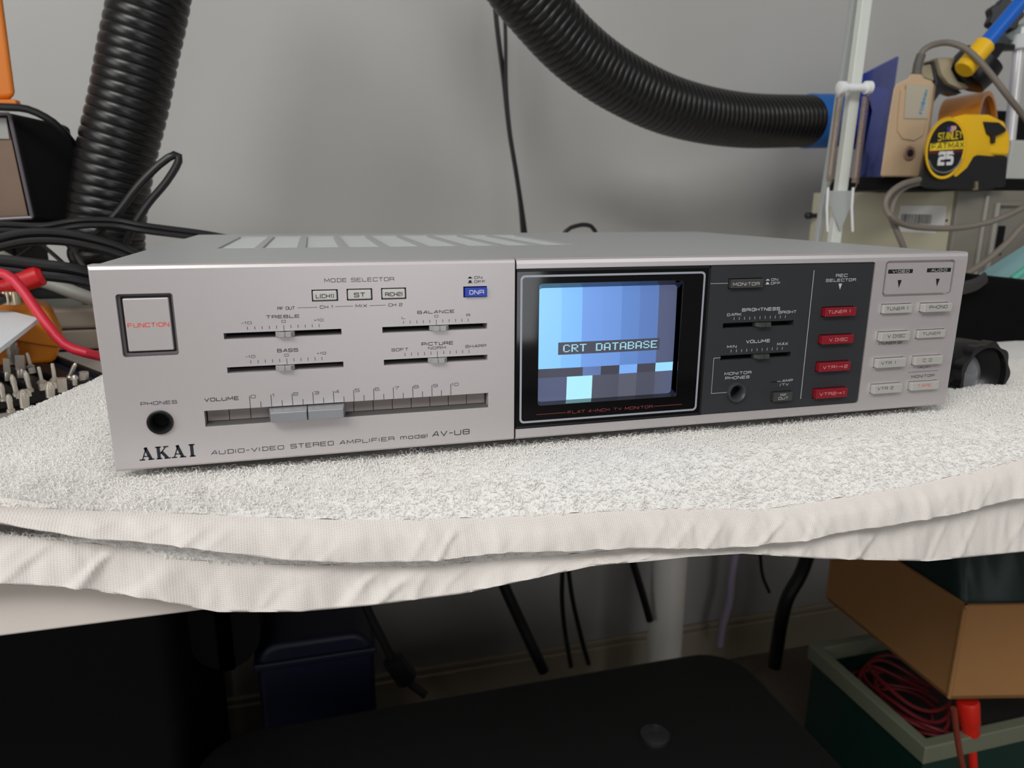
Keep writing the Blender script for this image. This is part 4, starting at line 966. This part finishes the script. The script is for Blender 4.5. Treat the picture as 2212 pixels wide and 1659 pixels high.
for k in range(3):
    for i in range(16): fs.append([k*16+i, k*16+(i+1) % 16, (k+1)*16+(i+1) % 16, (k+1)*16+i])
fs.append([32+16+i for i in range(16)])
obj('funnel', MB().add(vs, fs), M_fun, fu, bev=0, angle=40)
obj('collar', MB().lathe([(.0335, -.01), (.0335, 0), (.0345, 0), (.0345, .006), (.033, .008)], 32, axis(nk, ndir)), M_fun, fu)
obj('front_flange', MB().add([P(1866, 158, .578), P(1937, 122, .698), P(1930, 184, .698), P(1916, 262, .696), P(1899, 364, .698), P(1898, 399, .698), P(1838, 419, .583), P(1868, 322, .581), P(1884, 240, .60)], [[0, 1, 2, 8], [8, 2, 3], [8, 3, 7], [7, 3, 4, 6], [6, 4, 5]]), mat('funnel_blue_lit', (62, 84, 196), .4), fu, shade=False)  # lit faces of the same plastic, brightened by a lighter copy of the blue

# beige box with a cable
pod = empty('adaptor_box', P(1945, 385, .43), 'beige plastic in-line box leaning beside the blue nozzle, grey cable from its top', 'adaptor')
M_pod = mat('pod_beige', (206, 178, 144), .45, noise_=.02, scale=30)
op = [(1901, 381), (1984, 381), (2006, 280), (2018, 182), (2012, 174), (1994, 168), (1992, 160), (1966, 159), (1963, 168), (1935, 182), (1930, 192), (1918, 262)]
f = [P(x, y, .43) for x, y in op]; n_ = len(f)
obj('shell', MB().add(f+[v+Vector((.024, .022, 0)) for v in f], [list(range(n_)), list(range(2*n_-1, n_-1, -1))]+[[i, (i+1) % n_, (i+1) % n_+n_, i+n_] for i in range(n_)]), M_pod, pod, bev=.0035, seg=4)
pt = [(1946, 192), (2006, 196), (2000, 268), (1994, 292), (1975, 304), (1950, 300), (1938, 282), (1939, 258)]
obj('raised_panel', MB().add([P(x, y, .4285) for x, y in pt]+[P(x, y, .431) for x, y in pt], [list(range(8)), list(range(15, 7, -1))]+[[i, (i+1) % 8, (i+1) % 8+8, i+8] for i in range(8)]), M_pod, pod, bev=.0006)
lbl = [(1958, 183), (2010, 185), (2003, 256), (1953, 256)]
o = obj('paper_label', MB().add([P(x, y, .4275) for x, y in lbl]+[P(x, y, .429) for x, y in lbl], [(0,1,2,3),(7,6,5,4),(0,4,5,1),(1,5,6,2),(2,6,7,3),(3,7,4,0)]), mat('label_dull', (190, 182, 162), .5), pod)
p0 = P(2007, 196, .427); p1 = P(1993, 250, .427); xa = (p1-p0).normalized(); ya = Vector((0, 1, 0)); za = xa.cross(ya).normalized()
za = -za if za.x < 0 else za
M = Matrix((xa, ya, za)).transposed().to_4x4(); M.translation = p0-za*.004
lettering('MINI', 0, .011, -.0015, .0022, mat('label_blue', (70, 150, 196), .5), o, M=M, wt=.8)
lettering('CUI', .0185, .027, -.0015, .0022, mat('label_blue'), o, M=M, wt=.8)
obj('logo_disc', MB().add([M @ Vector((.0147+.0026*math.cos(i*math.pi/8), 0, .0003+.0026*math.sin(i*math.pi/8))) for i in range(16)], [list(range(16))]), mat('label_blue'), o, shade=False)
obj('indicator_hole', MB().lathe([(.0085, 0), (.0075, .0015), (.0045, .0016), (.0040, -.001)], 24, axis(P(1964, 331, .429), (0, -1, 0))), mat('pod_shadow', (150, 118, 104), .4), pod)
obj('button', MB().lathe([(.0042, 0), (.0042, .0012), (.002, .002)], 18, axis(P(1966, 331, .4285), (0, -1, 0))), mat('dark_metal', (90, 92, 96), .25, .8), pod)
obj('strain_relief', MB().tube(smooth([P(1980, 162, .44), P(1983, 140, .44), P(1990, 118, .44)], .003), .0052, 14), mat('relief_grey', (96, 92, 88), .6), pod)
cable('box_cable', [(1984, 135, .44), (1992, 112, .44), (2012, 98, .44), (2045, 92, .44), (2080, 102, .43), (2110, 126, .42), (2140, 160, .41), (2175, 205, .40), (2212, 252, .40), (2250, 300, .40)], .0036, M_cabg, 'grey cable arching from the beige box to the right photo edge', n=14)
cable('coiled_cable', [(1985, 388, .385), (1950, 398, .375), (1922, 418, .37), (1912, 442, .37), (1922, 466, .36), (1950, 484, .36), (1995, 492, .36), (2060, 493, .355), (2120, 484, .35), (2170, 468, .345), (2230, 438, .345), (2290, 400, .345)], .0034, M_cabg, 'grey cable looping in front of the bar-code label', n=14)
cable('coiled_cable', [(2000, 392, .395), (1960, 402, .385), (1935, 425, .378), (1925, 462, .372), (1935, 495, .368), (1950, 530, .365), (1960, 570, .365)], .0034, M_cabg, 'grey cable dropping behind the amplifier at the cream instrument', n=14)
cable('drooping_cable', [(2290, 430, .33), (2212, 486, .33), (2180, 520, .33), (2140, 556, .33), (2100, 584, .33), (2060, 605, .33)], .0036, M_cabg, 'grey cable drooping down beside the amplifier right corner', n=14)
# black base strip under these things
tag(obj('black_case', hull([ct+Vector((-.115, .03, 0)), ct+Vector((.02, .01, 0)), ct+Vector((.16, .0, 0)), ct+Vector((.16, .10, 0)), ct+Vector((-.08, .14, 0))], top, top+.016), M_blackm, None, bev=.003), 'flat black case on the cream instrument, under the beige box', 'case')

# tape measure
tm_o = P(2075, 411, .385)
tape = empty('tape_measure', tm_o, 'yellow and black tape measure standing on the cream instrument', 'tape measure')
M_yel = mat('tape_yellow', (244, 192, 24), .38); M_rub = mat('tape_rubber', (24, 26, 28), .5)
# side face outline (facing the camera, slightly left) and depth running to the right and back
side = [(1988, 408), (2096, 410), (2100, 384), (2104, 335), (2118, 296), (2112, 262), (2092, 246), (2062, 244), (2040, 252), (2016, 272), (2001, 300), (1994, 340), (1990, 375)]
dep = Vector((.050, .012, 0))
Yt = .385
def prism_px(pts, Y, d, grow=0, cx=0, cy=0):
    f = [P(x, y, Y) for x, y in pts]; n_ = len(f)
    return MB().add(f+[v+d for v in f], [list(range(n_)), list(range(2*n_-1, n_-1, -1))]+[[i, (i+1) % n_, (i+1) % n_+n_, i+n_] for i in range(n_)])
obj('case_body', prism_px([(1988, 408), (2096, 410), (2100, 384), (2112, 330), (2110, 300), (2096, 280), (2066, 250), (2036, 256), (2014, 274), (2000, 300), (1993, 340), (1990, 375)], Yt, dep+Vector((.002, 0, 0))), M_rub, tape, bev=.003, seg=4)
ycap = [(2050, 252), (2092, 244), (2120, 246), (2138, 262), (2150, 300), (2152, 330), (2130, 334), (2104, 336), (2080, 360), (2070, 300), (2040, 262)]
obj('yellow_shell', prism_px([(2030, 262), (2060, 252), (2084, 246), (2098, 248), (2112, 262), (2119, 290), (2118, 318), (2112, 332), (2098, 338), (2084, 362), (2060, 382), (2040, 300)], Yt-.001, Vector((.049, .012, -.0015))), M_yel, tape, bev=.005, seg=5)
# oval yellow rim and label
def oval(cx, cy, rx, ry, tilt, Y, n=40):
    out = []
    for i in range(n):
        a = 2*math.pi*i/n; x, y = rx*math.cos(a), ry*math.sin(a); c, s = math.cos(tilt), math.sin(tilt)
        out.append(P(cx+x*c-y*s, cy+x*s+y*c, Y))
    return out
o1 = oval(2043, 321, 42, 66, .22, Yt-.005); o2 = oval(2043, 321, 46, 70, .22, Yt+.004); i0 = oval(2043, 321, 38, 61, .22, Yt-.0045)
n_ = 40; vs = o2+o1+i0
obj('oval_rim', MB().add(vs, [[k*40+i, k*40+(i+1) % 40, (k+1)*40+(i+1) % 40, (k+1)*40+i] for k in range(2) for i in range(40)]), M_yel, tape, angle=60)
lab = obj('label_plate', MB().add(oval(2043, 321, 38.5, 61.5, .22, Yt-.0042), [list(range(40))]), mat('label_black', (22, 22, 24), .4), tape, shade=False)
def px_frame(x, y, Y, x2, y2):
    p0 = P(x, y, Y); p1 = P(x2, y2, Y); xa = (p1-p0).normalized(); ya = Vector((0, 1, 0)); za = xa.cross(ya); za = za if za.z > 0 else -za
    M = Matrix((xa, ya, za)).transposed().to_4x4(); M.translation = p0; return M, (p1-p0).length
M, wd = px_frame(2027, 304, Yt-.0046, 2078, 298); lettering('STANLEY', 0, wd, 0, .0078, mat('label_yellow', (234, 204, 40), .5), lab, M=M, wt=.56)
bp = [(2010, 310), (2087, 303), (2086, 321), (2008, 326)]
obj('yellow_bar', MB().add([P(x, y, Yt-.0045) for x, y in bp], [(0, 1, 2, 3)]), mat('label_yellow'), lab, shade=False)
M, wd = px_frame(2013, 322.5, Yt-.0048, 2082, 318); lettering('FATMAX', 0, wd, 0, .0058, mat('label_black'), lab, M=M, wt=.6)
obj('maroon_bar', MB().add([P(x, y, Yt-.0045) for x, y in ((2006, 327), (2084, 322), (2083, 328), (2006, 333))], [(0, 1, 2, 3)]), mat('maroon', (92, 24, 38), .5), lab, shade=False)
M, wd = px_frame(2028, 354, Yt-.0046, 2056, 353); lettering('25', 0, wd, 0, .0118, mat('label_pale', (220, 222, 222), .5), lab, M=M, wt=1.25)
M, wd = px_frame(2058, 339, Yt-.0046, 2062, 339); lettering("'", 0, wd, 0, .004, mat('label_pale'), lab, M=M, wt=1.2)
def blob(pts, m, nm): obj(nm, MB().add([P(x, y, Yt-.0046) for x, y in pts], [list(range(len(pts)))]), m, lab, shade=False)
blob([(2045, 275), (2054, 272), (2056, 280), (2050, 286), (2046, 282)], mat('flag_blue', (52, 56, 130), .5), 'flag_blue_half')
blob([(2055, 272), (2066, 272), (2066, 279), (2058, 285), (2052, 284)], mat('flag_pink', (212, 160, 156), .5), 'flag_pink_half')
arcp = [(2006+0, 346), (2012, 360), (2024, 370), (2040, 373), (2056, 368), (2070, 356), (2077, 342)]
mb = MB(); pp = [P(x, y, Yt-.0046) for x, y in arcp]; mb.tube(smooth(pp, .003), .0009, 6); obj('rim_print', mb, mat('print_grey', (120, 122, 122), .5), lab)
# lock switch on the end face: end face lies between x 2118 and 2186
ed = MB()
ef = [(2096, 246), (2140, 247), (2172, 262), (2184, 292), (2184, 322), (2180, 337), (2112, 333)]
obj('yellow_end', prism_px(ef, Yt+.004, Vector((.0, .012, 0))), M_yel, tape, bev=.004, seg=4)
obj('black_end', prism_px([(2098, 334), (2180, 337), (2174, 404), (2094, 410)], Yt+.005, Vector((0, .012, 0))), M_rub, tape, bev=.003, seg=3)
obj('lock_switch', prism_px([(2126, 262), (2160, 264), (2174, 276), (2176, 284), (2160, 292), (2153, 294), (2152, 310), (2146, 310), (2145, 293), (2134, 290)], Yt-.001, Vector((0, .014, 0))), M_rub, tape, bev=.002, seg=3)
obj('blade_hook', prism_px([(2107, 392), (2113, 392), (2113, 410), (2107, 410)], Yt-.002, Vector((0, .004, 0))), mat('nickel'), tape)

# amber tape roll behind it
rc = P(2090, 276, .50)
rol = empty('tape_roll', rc+Vector((0, 0, -.045)), 'amber roll of tape standing behind the tape measure', 'tape roll')
RM = axis(rc, (.45, -.85, .10)) @ Matrix.Rotation(math.radians(-90), 4, 'X')
obj('roll', MB().ring(circ(0, 0, .042, 48), circ(0, 0, .036, 48), -.024, .024, RM), mat('amber_tape', (206, 128, 40), .22, coat=.4), rol)
obj('core', MB().prism(circ(0, 0, .036, 48), -.018, .018, RM), mat('brown_core', (92, 40, 16), .35, coat=.3), rol)
obj('stand_block', MB().box((rc.x-.03, .48, top), (rc.x+.03, .53, rc.z-.039)), M_blackm, rol, bev=.002)

# holder, blue and yellow tool
hd = empty('tool_holder', P(2040, 260, .46), 'black cup on a beige clamp holding the blue and yellow tool', 'holder')
hold_pts = [(2026, 124), (2064, 124), (2056, 150), (2070, 175), (2095, 182), (2110, 180), (2102, 190), (2075, 192), (2050, 180), (2036, 160)]
obj('beige_clamp', prism_px(hold_pts, .455, Vector((.0, .03, 0))), mat('clamp_beige', (186, 176, 148), .5), hd, bev=.002)
obj('beige_arm', prism_px([(1990, 152), (2014, 136), (2024, 160), (2018, 176), (1996, 168)], .465, Vector((0, .02, 0))), mat('clamp_beige'), hd, bev=.002)
obj('pivot', prism_px([(2014, 132), (2024, 128), (2040, 164), (2068, 192), (2080, 200), (2066, 206), (2036, 196), (2018, 222), (2012, 222), (2022, 176)], .462, Vector((0, .015, 0))), mat('dark_metal'), hd, bev=.0015)
obj('cup', MB().lathe([(.018, 0), (.026, .004), (.0285, .02), (.027, .034), (.0245, .034), (.024, .012)], 32, axis(P(2078, 180, .46), (.48, -.25, .8))), M_black, hd)
obj('post', MB().lathe([(.008, 0), (.008, .05)], 16, Matrix.Translation(Vector((P(2030, 200, .47).x, .475, top)))), mat('dark_metal'), hd)
tl_ = empty('hand_tool', P(2090, 150, .44), 'blue tube with a yellow end, slanting into the black cup', 'tool')
q0, q1, q2 = P(2086, 146, .435), P(2131, 92, .435), P(2235, -30, .435)
obj('yellow_sleeve', MB().lathe([(.0105, 0), (.0120, .002), (.0120, (q1-q0).length)], 28, axis(q0-(q1-q0).normalized()*.004, q1-q0)), M_yel, tl_)
obj('blue_tube', MB().lathe([(.0088, 0), (.0088, (q2-q1).length), (.006, (q2-q1).length)], 28, axis(q1-(q1-q0).normalized()*.004, q2-q1)), mat('tube_blue', (20, 100, 200), .35), tl_)
# chrome stand
st = empty('chrome_stand', Vector((P(2190, 300, .55).x, .55, top)), 'chrome post with black clamp knobs at the top right', 'stand')
s_a, s_b = P(2178, 330, .55), P(2206, 60, .55)
obj('post', MB().lathe([(.0075, 0), (.0075, (s_b-s_a).length)], 24, axis(s_a, s_b-s_a)), mat('chrome', (240, 240, 240), .25, .35), st)
obj('collar', MB().lathe([(.011, 0), (.013, .002), (.013, .018), (.011, .02)], 24, axis(P(2200, 108, .548), s_b-s_a)), mat('collar_grey', (214, 218, 218), .35), st)
obj('clamp_body', prism_px([(2172, 74), (2212, 50), (2260, 40), (2260, 84), (2190, 92)], .545, Vector((0, .03, 0))), mat('clamp_grey', (150, 160, 158), .45), st, bev=.004, seg=3)
def knob(px, py, Y, R, lobes, th, d, parent):
    poly = [(R*(1+.10*math.cos(lobes*2*math.pi*i/72))*math.cos(2*math.pi*i/72), R*(1+.10*math.cos(lobes*2*math.pi*i/72))*math.sin(2*math.pi*i/72)) for i in range(72)]
    M = axis(P(px, py, Y), d) @ Matrix.Rotation(math.radians(90), 4, 'X')
    return obj('knob', MB().prism(poly, -th/2, th/2, M), M_black, parent, bev=.002, seg=3)
knob(2168, 36, .545, .0215, 7, .016, (-.35, -1, .1), st)
obj('clamp_screw', MB().tube([P(2150, 120, .545), P(2162, 104, .545), P(2188, 102, .548)], .005, 12), M_black, st)
obj('wing', prism_px([(2146, 92), (2172, 92), (2176, 104), (2162, 112), (2158, 126), (2150, 128), (2144, 112)], .54, Vector((0, .01, 0))), M_black, st, bev=.002)
# things right of tape measure
tag(obj('black_box', MB().box((P(2150, 250, .60).x, .60, top), (P(2300, 250, .60).x, .70, P(2200, 240, .60).z)), M_blackm, None, bev=.004), 'black box behind the tape measure at the right edge', 'box')
tag(obj('grey_box', MB().box((P(2180, 350, .53).x, .53, top), (P(2300, 350, .53).x, .59, P(2200, 302, .53).z)), mat('pale_grey', (196, 198, 192), .5), None, bev=.004), 'pale grey box beside the yellow end of the tape measure', 'box')

# mat, pouch, flashlight
tq = [PZ(2080, 606, .020), PZ(2230, 612, .020), PZ(2330, 470, .085), PZ(2216, 528, .060)]
tq = [P(2105, 598, .36), P(2300, 622, .30), P(2300, 480, .375), P(2212, 530, .385)]
mb = MB().add(tq+[v-Vector((0, 0, .004)) for v in tq], [(0,1,2,3),(7,6,5,4),(0,4,5,1),(1,5,6,2),(2,6,7,3),(3,7,4,0)])
tag(obj('teal_sheet', mb, mat('pale_teal', (138, 178, 182), .5), None), 'pale teal sheet slanting behind the black pouch at right', 'sheet')
tag(obj('mint_strip', MB().tube([P(2186, 604, .30), P(2216, 582, .30), P(2290, 530, .30)], .004, 10, 1), mat('mint', (90, 176, 156), .45), None), 'mint green strip along the teal sheet at right', 'strip')
# pouch
pou = [(2030, 588), (2100, 590), (2150, 598), (2212, 604), (2330, 616), (2330, 800), (2250, 805), (2180, 800), (2100, 776), (2030, 768)]
pf = [P(x, y, .20) for x, y in pou]; pf = [Vector((v.x, v.y, max(v.z, zt+.001))) for v in pf]; n_ = len(pf)
po = empty('black_pouch', Vector((.66, .24, zt)), 'large matt black pouch to the right of the amplifier', 'pouch')
obj('body', MB().add(pf+[v+Vector((.0, .11, .0)) for v in pf], [list(range(n_)), list(range(2*n_-1, n_-1, -1))]+[[i, (i+1) % n_, (i+1) % n_+n_, i+n_] for i in range(n_)]), mat('black_fabric', (7, 8, 8), .8, spec=.1, noise_=.2, scale=80, bump=.3, bscale=500), po, bev=.012, seg=5)
obj('strap', MB().tube(smooth([P(2036, 616, .192), P(2075, 622, .190), P(2108, 614, .190), P(2128, 600, .193)], .004), .006, 10, .4), mat('strap_black', (44, 42, 42), .6), po)
tag(obj('white_plug', MB().lathe([(.0035, 0), (.0042, .001), (.0042, .012), (.003, .013)], 16, axis(P(2056, 756, .135), P(2080, 756, .13)-P(2056, 756, .135))), mat('plug_white', (222, 212, 196), .5), None), 'small white plug just right of the amplifier edge', 'plug')
# flashlight: head towards the camera, body running back behind the amplifier
fc = P(2116, 812, .055); fb_ = P(2020, 800, .19); fd = (fc-fb_).normalized()
fd = Vector((.02, -1, -.0)).normalized()
hdv = Vector((.10, -.98, .02)).normalized()
fl_ = empty('flashlight', Vector((fc.x, fc.y+.03, fc.z-.025)), 'black flashlight with a scalloped lens rim lying right of the amplifier', 'flashlight')
FM = axis(fc, hdv); R0 = .0235
obj('head', MB().lathe([(R0*.60, -.075), (R0*.62, -.05), (R0*.95, -.03), (R0, -.02), (R0, -.004), (R0*.93, 0), (R0*.86, 0), (R0*.80, -.006), (R0*.5, -.016), (R0*.2, -.02)], 48, FM), M_black, fl_)
sc_ = [(R0*(1.0+.05*math.cos(9*2*math.pi*i/108))*math.cos(2*math.pi*i/108), R0*(1.0+.05*math.cos(9*2*math.pi*i/108))*math.sin(2*math.pi*i/108)) for i in range(108)]
obj('scalloped_rim', MB().ring(sc_, circ(0, 0, R0*.86, 108), -.0035, .004, FM @ Matrix.Rotation(math.radians(90), 4, 'X')), mat('rim_black', (26, 26, 28), .22, .3), fl_)
obj('lens', MB().lathe([(.0168, -.008), (.0162, -.004), (.0125, .000), (.009, .003), (.005, .0047), (.001, .0053)], 36, FM @ Matrix.Translation(Vector((-.004, 0, -.006)))), mat('smoky_lens', (112, 116, 120), .08, coat=.5), fl_)
obj('barrel', MB().lathe([(.0145, 0), (.0145, .09), (.0135, .092)], 32, axis(fc-hdv*.165, hdv)), M_black, fl_)
tag(obj('paper_strip', MB().box((P(2050, 852, .04).x-.01, .03, P(2050, 852, .04).z-.0015), (P(2085, 860, .04).x, .042, P(2050, 852, .04).z+.0010)), mat('pale_green_card', (176, 178, 152), .6), None), 'narrow pale green card edge between amplifier and flashlight', 'card')

# ================================================================ under the desk
# black padded case
cz = -.45
cr = PZ(1578, 1396, cz)-A
case = empty('hard_case', W(.33, .18, -AZ), 'big black case with rounded corners on the floor under the desk', 'case')
M_hc = mat('case_black', (15, 16, 17), .55, noise_=.1, scale=40, bump=.2, bscale=400)
def rr3(x0, x1, y0, y1, r, n=8):
    return [Vector((a, b, 0)) for a, b in rrect(x0, x1, y0, y1, r, n)]
obj('body', hull([v for v in rr3(-.06, cr.x, -.12, cr.y, .06)], .01, AZ+cz-.03), M_hc, case, bev=.012, seg=3)
obj('lid', hull([v for v in rr3(-.062, cr.x+.002, -.122, cr.y+.002, .06)], AZ+cz-.027, AZ+cz), M_hc, case, bev=.010, seg=4)
bp_ = PZ(1415, 1592, cz)
obj('button', MB().lathe([(.016, 0), (.016, .004), (.012, .007), (.004, .008)], 24, Matrix.Translation(bp_)), mat('dark_metal'), case)
# blue bin
def px_box(px0, px1, py0, py1, Y, dy): 
    a, b = P(px0, py1, Y), P(px1, py0, Y); return a, b
a2, b2 = P(560, 1500, .50), P(806, 1362, .50)
bn = empty('blue_bin', Vector(((a2.x+b2.x)/2, .58, 0)), 'dark blue plastic bin on the floor behind the black case', 'bin')
poly = rrect(a2.x, b2.x, 0.0, b2.z, .03)
obj('shell', MB().prism([(x, z) for x, z in poly], .50, .70), mat('bin_blue', (12, 18, 42), .5), bn, bev=.008, seg=3)
obj('lid_rim', MB().box((a2.x-.004, .495, b2.z-.032), (b2.x+.004, .705, b2.z-.022)), mat('bin_blue'), bn, bev=.003)
a2, b2 = P(420, 1438, .52), P(560, 1300, .52)
tag(obj('black_bag', MB().prism(rrect(a2.x, b2.x, a2.z, zt-.04, .045, 8), .50, .60), M_blackm, None, bev=.01, seg=3), 'black bag with a rounded bottom hanging under the desk', 'bag')
tag(obj('black_crate', MB().box((-.55, .42, 0), (-.08, .72, .50)), M_blackm, None, bev=.02, seg=4), 'large black crate deep under the desk at left', 'crate')
# hanging cables below
gb = 'dark cables hanging below the desk'
def under(pts, r, m, label, nm='under_cable'): return cable(nm, pts, r, m, label, n=10)
fz = cable('ferrite_cable', [(775, 1270, .48), (800, 1330, .48), (828, 1385, .48), (850, 1428, .48), (880, 1470, .48), (920, 1502, .47)], .0055, M_cab, 'black cable with a thick ferrite lump hanging behind the black case')
obj('ferrite', MB().lathe([(.008, 0), (.014, .004), (.014, .040), (.008, .044)], 18, axis(P(846, 1418, .48), P(884, 1472, .48)-P(846, 1418, .48))), M_black, fz)
under([(1070, 1220, .50), (1100, 1290, .50), (1135, 1365, .50), (1175, 1450, .49)], .0075, M_cab, 'thick black cable slanting down left of the white desk leg')
under([(1216, 1200, .60), (1214, 1290, .60), (1220, 1360, .60), (1234, 1442, .58)], .0036, M_cab, 'left strand of the thin cable pair below the towel')
under([(1224, 1200, .595), (1236, 1290, .595), (1254, 1370, .595), (1272, 1436, .58)], .0036, M_cab, 'right strand of the thin cable pair below the towel')
under([(1360, 1190, .60), (1375, 1240, .60), (1390, 1290, .60), (1404, 1340, .60)], .0060, M_cab, 'short black cable passing behind the white desk leg')
under([(1590, 1190, .70), (1580, 1250, .70), (1576, 1300, .70), (1562, 1350, .70), (1555, 1395, .70)], .0062, mat('lilac_cable', (176, 164, 190), .5), 'lilac grey cable hanging against the wall right of the leg')
under([(1750, 1185, .58), (1730, 1240, .58), (1702, 1290, .58), (1688, 1340, .58), (1680, 1390, .58), (1672, 1440, .58)], .011, M_cab, 'thick black cable hanging between the leg and cardboard box')
under([(1638, 1030, .74), (1639, 1110, .73), (1645, 1230, .72), (1662, 1280, .72)], .003, M_cab, 'short thin wire on the wall right of the lilac cable')
# cardboard box
z0_ = -.44
k0 = PZ(2050, 1510, z0_); k1 = PZ(1783, 1292, z0_); k2 = PZ(2300, 1506, z0_)
zt_b = P(2062, 1312, k0.y).z
e3 = Vector((k1.x+k2.x-k0.x, k1.y+k2.y-k0.y, 0))
cbx = empty('cardboard_box', Vector(((k0.x+e3.x)/2, (k0.y+e3.y)/2, k0.z)), 'brown cardboard box with a green bag on top, below the desk at right', 'box')
M_card = mat('cardboard', (164, 118, 70), .8, noise_=.06, scale=30, bump=.2, bscale=300)
def wall_(p, q, z0, z1, th, nm='panel'):
    u = (q-p); u.z = 0; u.normalize(); n = Vector((-u.y, u.x, 0)); c = Vector(((k0.x+e3.x)/2, (k0.y+e3.y)/2, 0))
    if n.dot(c-p) < 0: n = -n
    return obj(nm, MB().add([(v.x, v.y, z) for z in (z0, z1) for v in (p, q, q+n*th, p+n*th)], [(0,3,2,1),(4,5,6,7),(0,1,5,4),(1,2,6,5),(2,3,7,6),(3,0,4,7)]), M_card, cbx)
zb_ = k0.z
wall_(k0, k2, zb_, zt_b, .004); wall_(k0, k1, zb_, zt_b, .004); wall_(k1, e3, zb_, zt_b, .004); wall_(k2, e3, zb_, zt_b, .004)
obj('bottom', hull([k0, k2, e3, k1], zb_, zb_+.004), M_card, cbx)
obj('corner_fold', MB().tube([k0+Vector((-.002, -.001, .003)), Vector((k0.x-.002, k0.y-.001, zt_b-.003))], .0022, 8), M_card, cbx)
gbag = MB(); N_ = 36
for i in range(N_+1):
    for j in range(N_+1):
        u, v = i/N_, j/N_; p = k0+(k2-k0)*(u*1.0)+(k1-k0)*v
        e = max(0, 1-max(abs(2*u-1), abs(2*v-1))**8)
        h = .10*math.sin(math.pi*u)**.35*math.sin(math.pi*v)**.35+.035*nz(u*1.4, v*1.4, 4, 2.2)+.012*abs(nz(u, v, 7, 9))
        gbag.v.append(Vector((p.x+.004*(1-2*u), p.y+.006*(1-2*v), zt_b-.012+max(-.004, h*e))))
for i in range(N_):
    for j in range(N_): a = i*(N_+1)+j; gbag.f.append([a, a+1, a+N_+2, a+N_+1])
tag(obj('green_bag', gbag, mat('dark_green_plastic', (8, 38, 34), .5, noise_=.2, scale=20), None, angle=180), 'dark green plastic bag bulging from the cardboard box', 'bag')
# plastic storage box below, with red leads
sb_c = PZ(2000, 1606, -.50)
stb = empty('storage_box', Vector((sb_c.x+.12, sb_c.y+.2, 0)), 'green storage box with a cream rim full of red leads under the cardboard box', 'storage box')
zs = sb_c.z; X0, Y0 = sb_c.x, sb_c.y; X1, Y1 = X0+.36, Y0+.20
Mgr = mat('storage_green', (12, 48, 40), .4); Mcr = mat('cream_rim', (112, 118, 98), .45)
def boxring(o, i_, z0, z1):
    vs = [(x, y, z) for z in (z0, z1) for (x0, y0, x1, y1) in (o, i_) for x, y in ((x0, y0), (x1, y0), (x1, y1), (x0, y1))]
    fs = []
    for k in range(4):
        j = (k+1) % 4
        fs += [[k, j, 8+j, 8+k], [4+j, 4+k, 12+k, 12+j], [8+k, 8+j, 12+j, 12+k], [j, k, 4+k, 4+j]]
    return MB().add(vs, fs)
obj('side_walls', boxring((X0, Y0, X1, Y1), (X0+.006, Y0+.006, X1-.006, Y1-.006), .005, zs-.02), Mgr, stb)
obj('rim', boxring((X0-.006, Y0-.006, X1+.006, Y1+.006), (X0+.008, Y0+.008, X1-.008, Y1-.008), zs-.024, zs), Mcr, stb, bev=.002)
obj('floor_plate', MB().box((X0, Y0, .001), (X1, Y1, .008)), Mgr, stb)
obj('tray_insert', MB().box((X0+.007, Y0+.007, zs-.05), (X1-.007, Y1-.007, zs-.045)), mat('dark_insert', (30, 26, 24), .7), stb)
Mrw = mat('red_wire', (112, 18, 28), .5)
grp = 'red leads coiled in the storage box'
for i in range(7):
    random.seed(20+i); cx, cy = X0+.062+.010*(i % 3), Y0+.078+.007*i; r_ = .036+.006*random.random()
    pts = [Vector((cx+r_*math.cos(t), cy+r_*1.5*math.sin(t), zs-.038+.005*i % .03+.004*math.sin(3*t+i))) for t in [k*math.pi/8 for k in range(15)]]
    mb = MB().tube(smooth(pts, .006), .0024, 8)
    tag(obj('coiled_lead', mb, Mrw, None), 'red lead coiled in the green storage box', 'lead', grp)
rp = empty('red_plug', P(2100, 1640, k0.y-.005), 'bright red banana plug hanging under the cardboard box', 'plug')
pA, pB = P(2090, 1512, k0.y+.01), P(2106, 1700, k0.y+.0)
L_ = (pB-pA).length
obj('sleeve', MB().lathe([(.011, 0), (.0125, .003), (.0115, L_*.26), (.0095, L_*.30), (.0105, L_*.36), (.0095, L_*.38), (.0055, L_*.40), (.0045, L_*1.0)], 24, axis(pA, pB-pA)), mat('bright_red', (212, 36, 22), .4), rp)
cable('brown_lead', [(2060, 1530, .17), (2066, 1580, .17), (2076, 1640, .17), (2090, 1700, .17)], .003, mat('brown_wire', (122, 52, 36), .5), 'thin brown lead hanging left of the red plug')
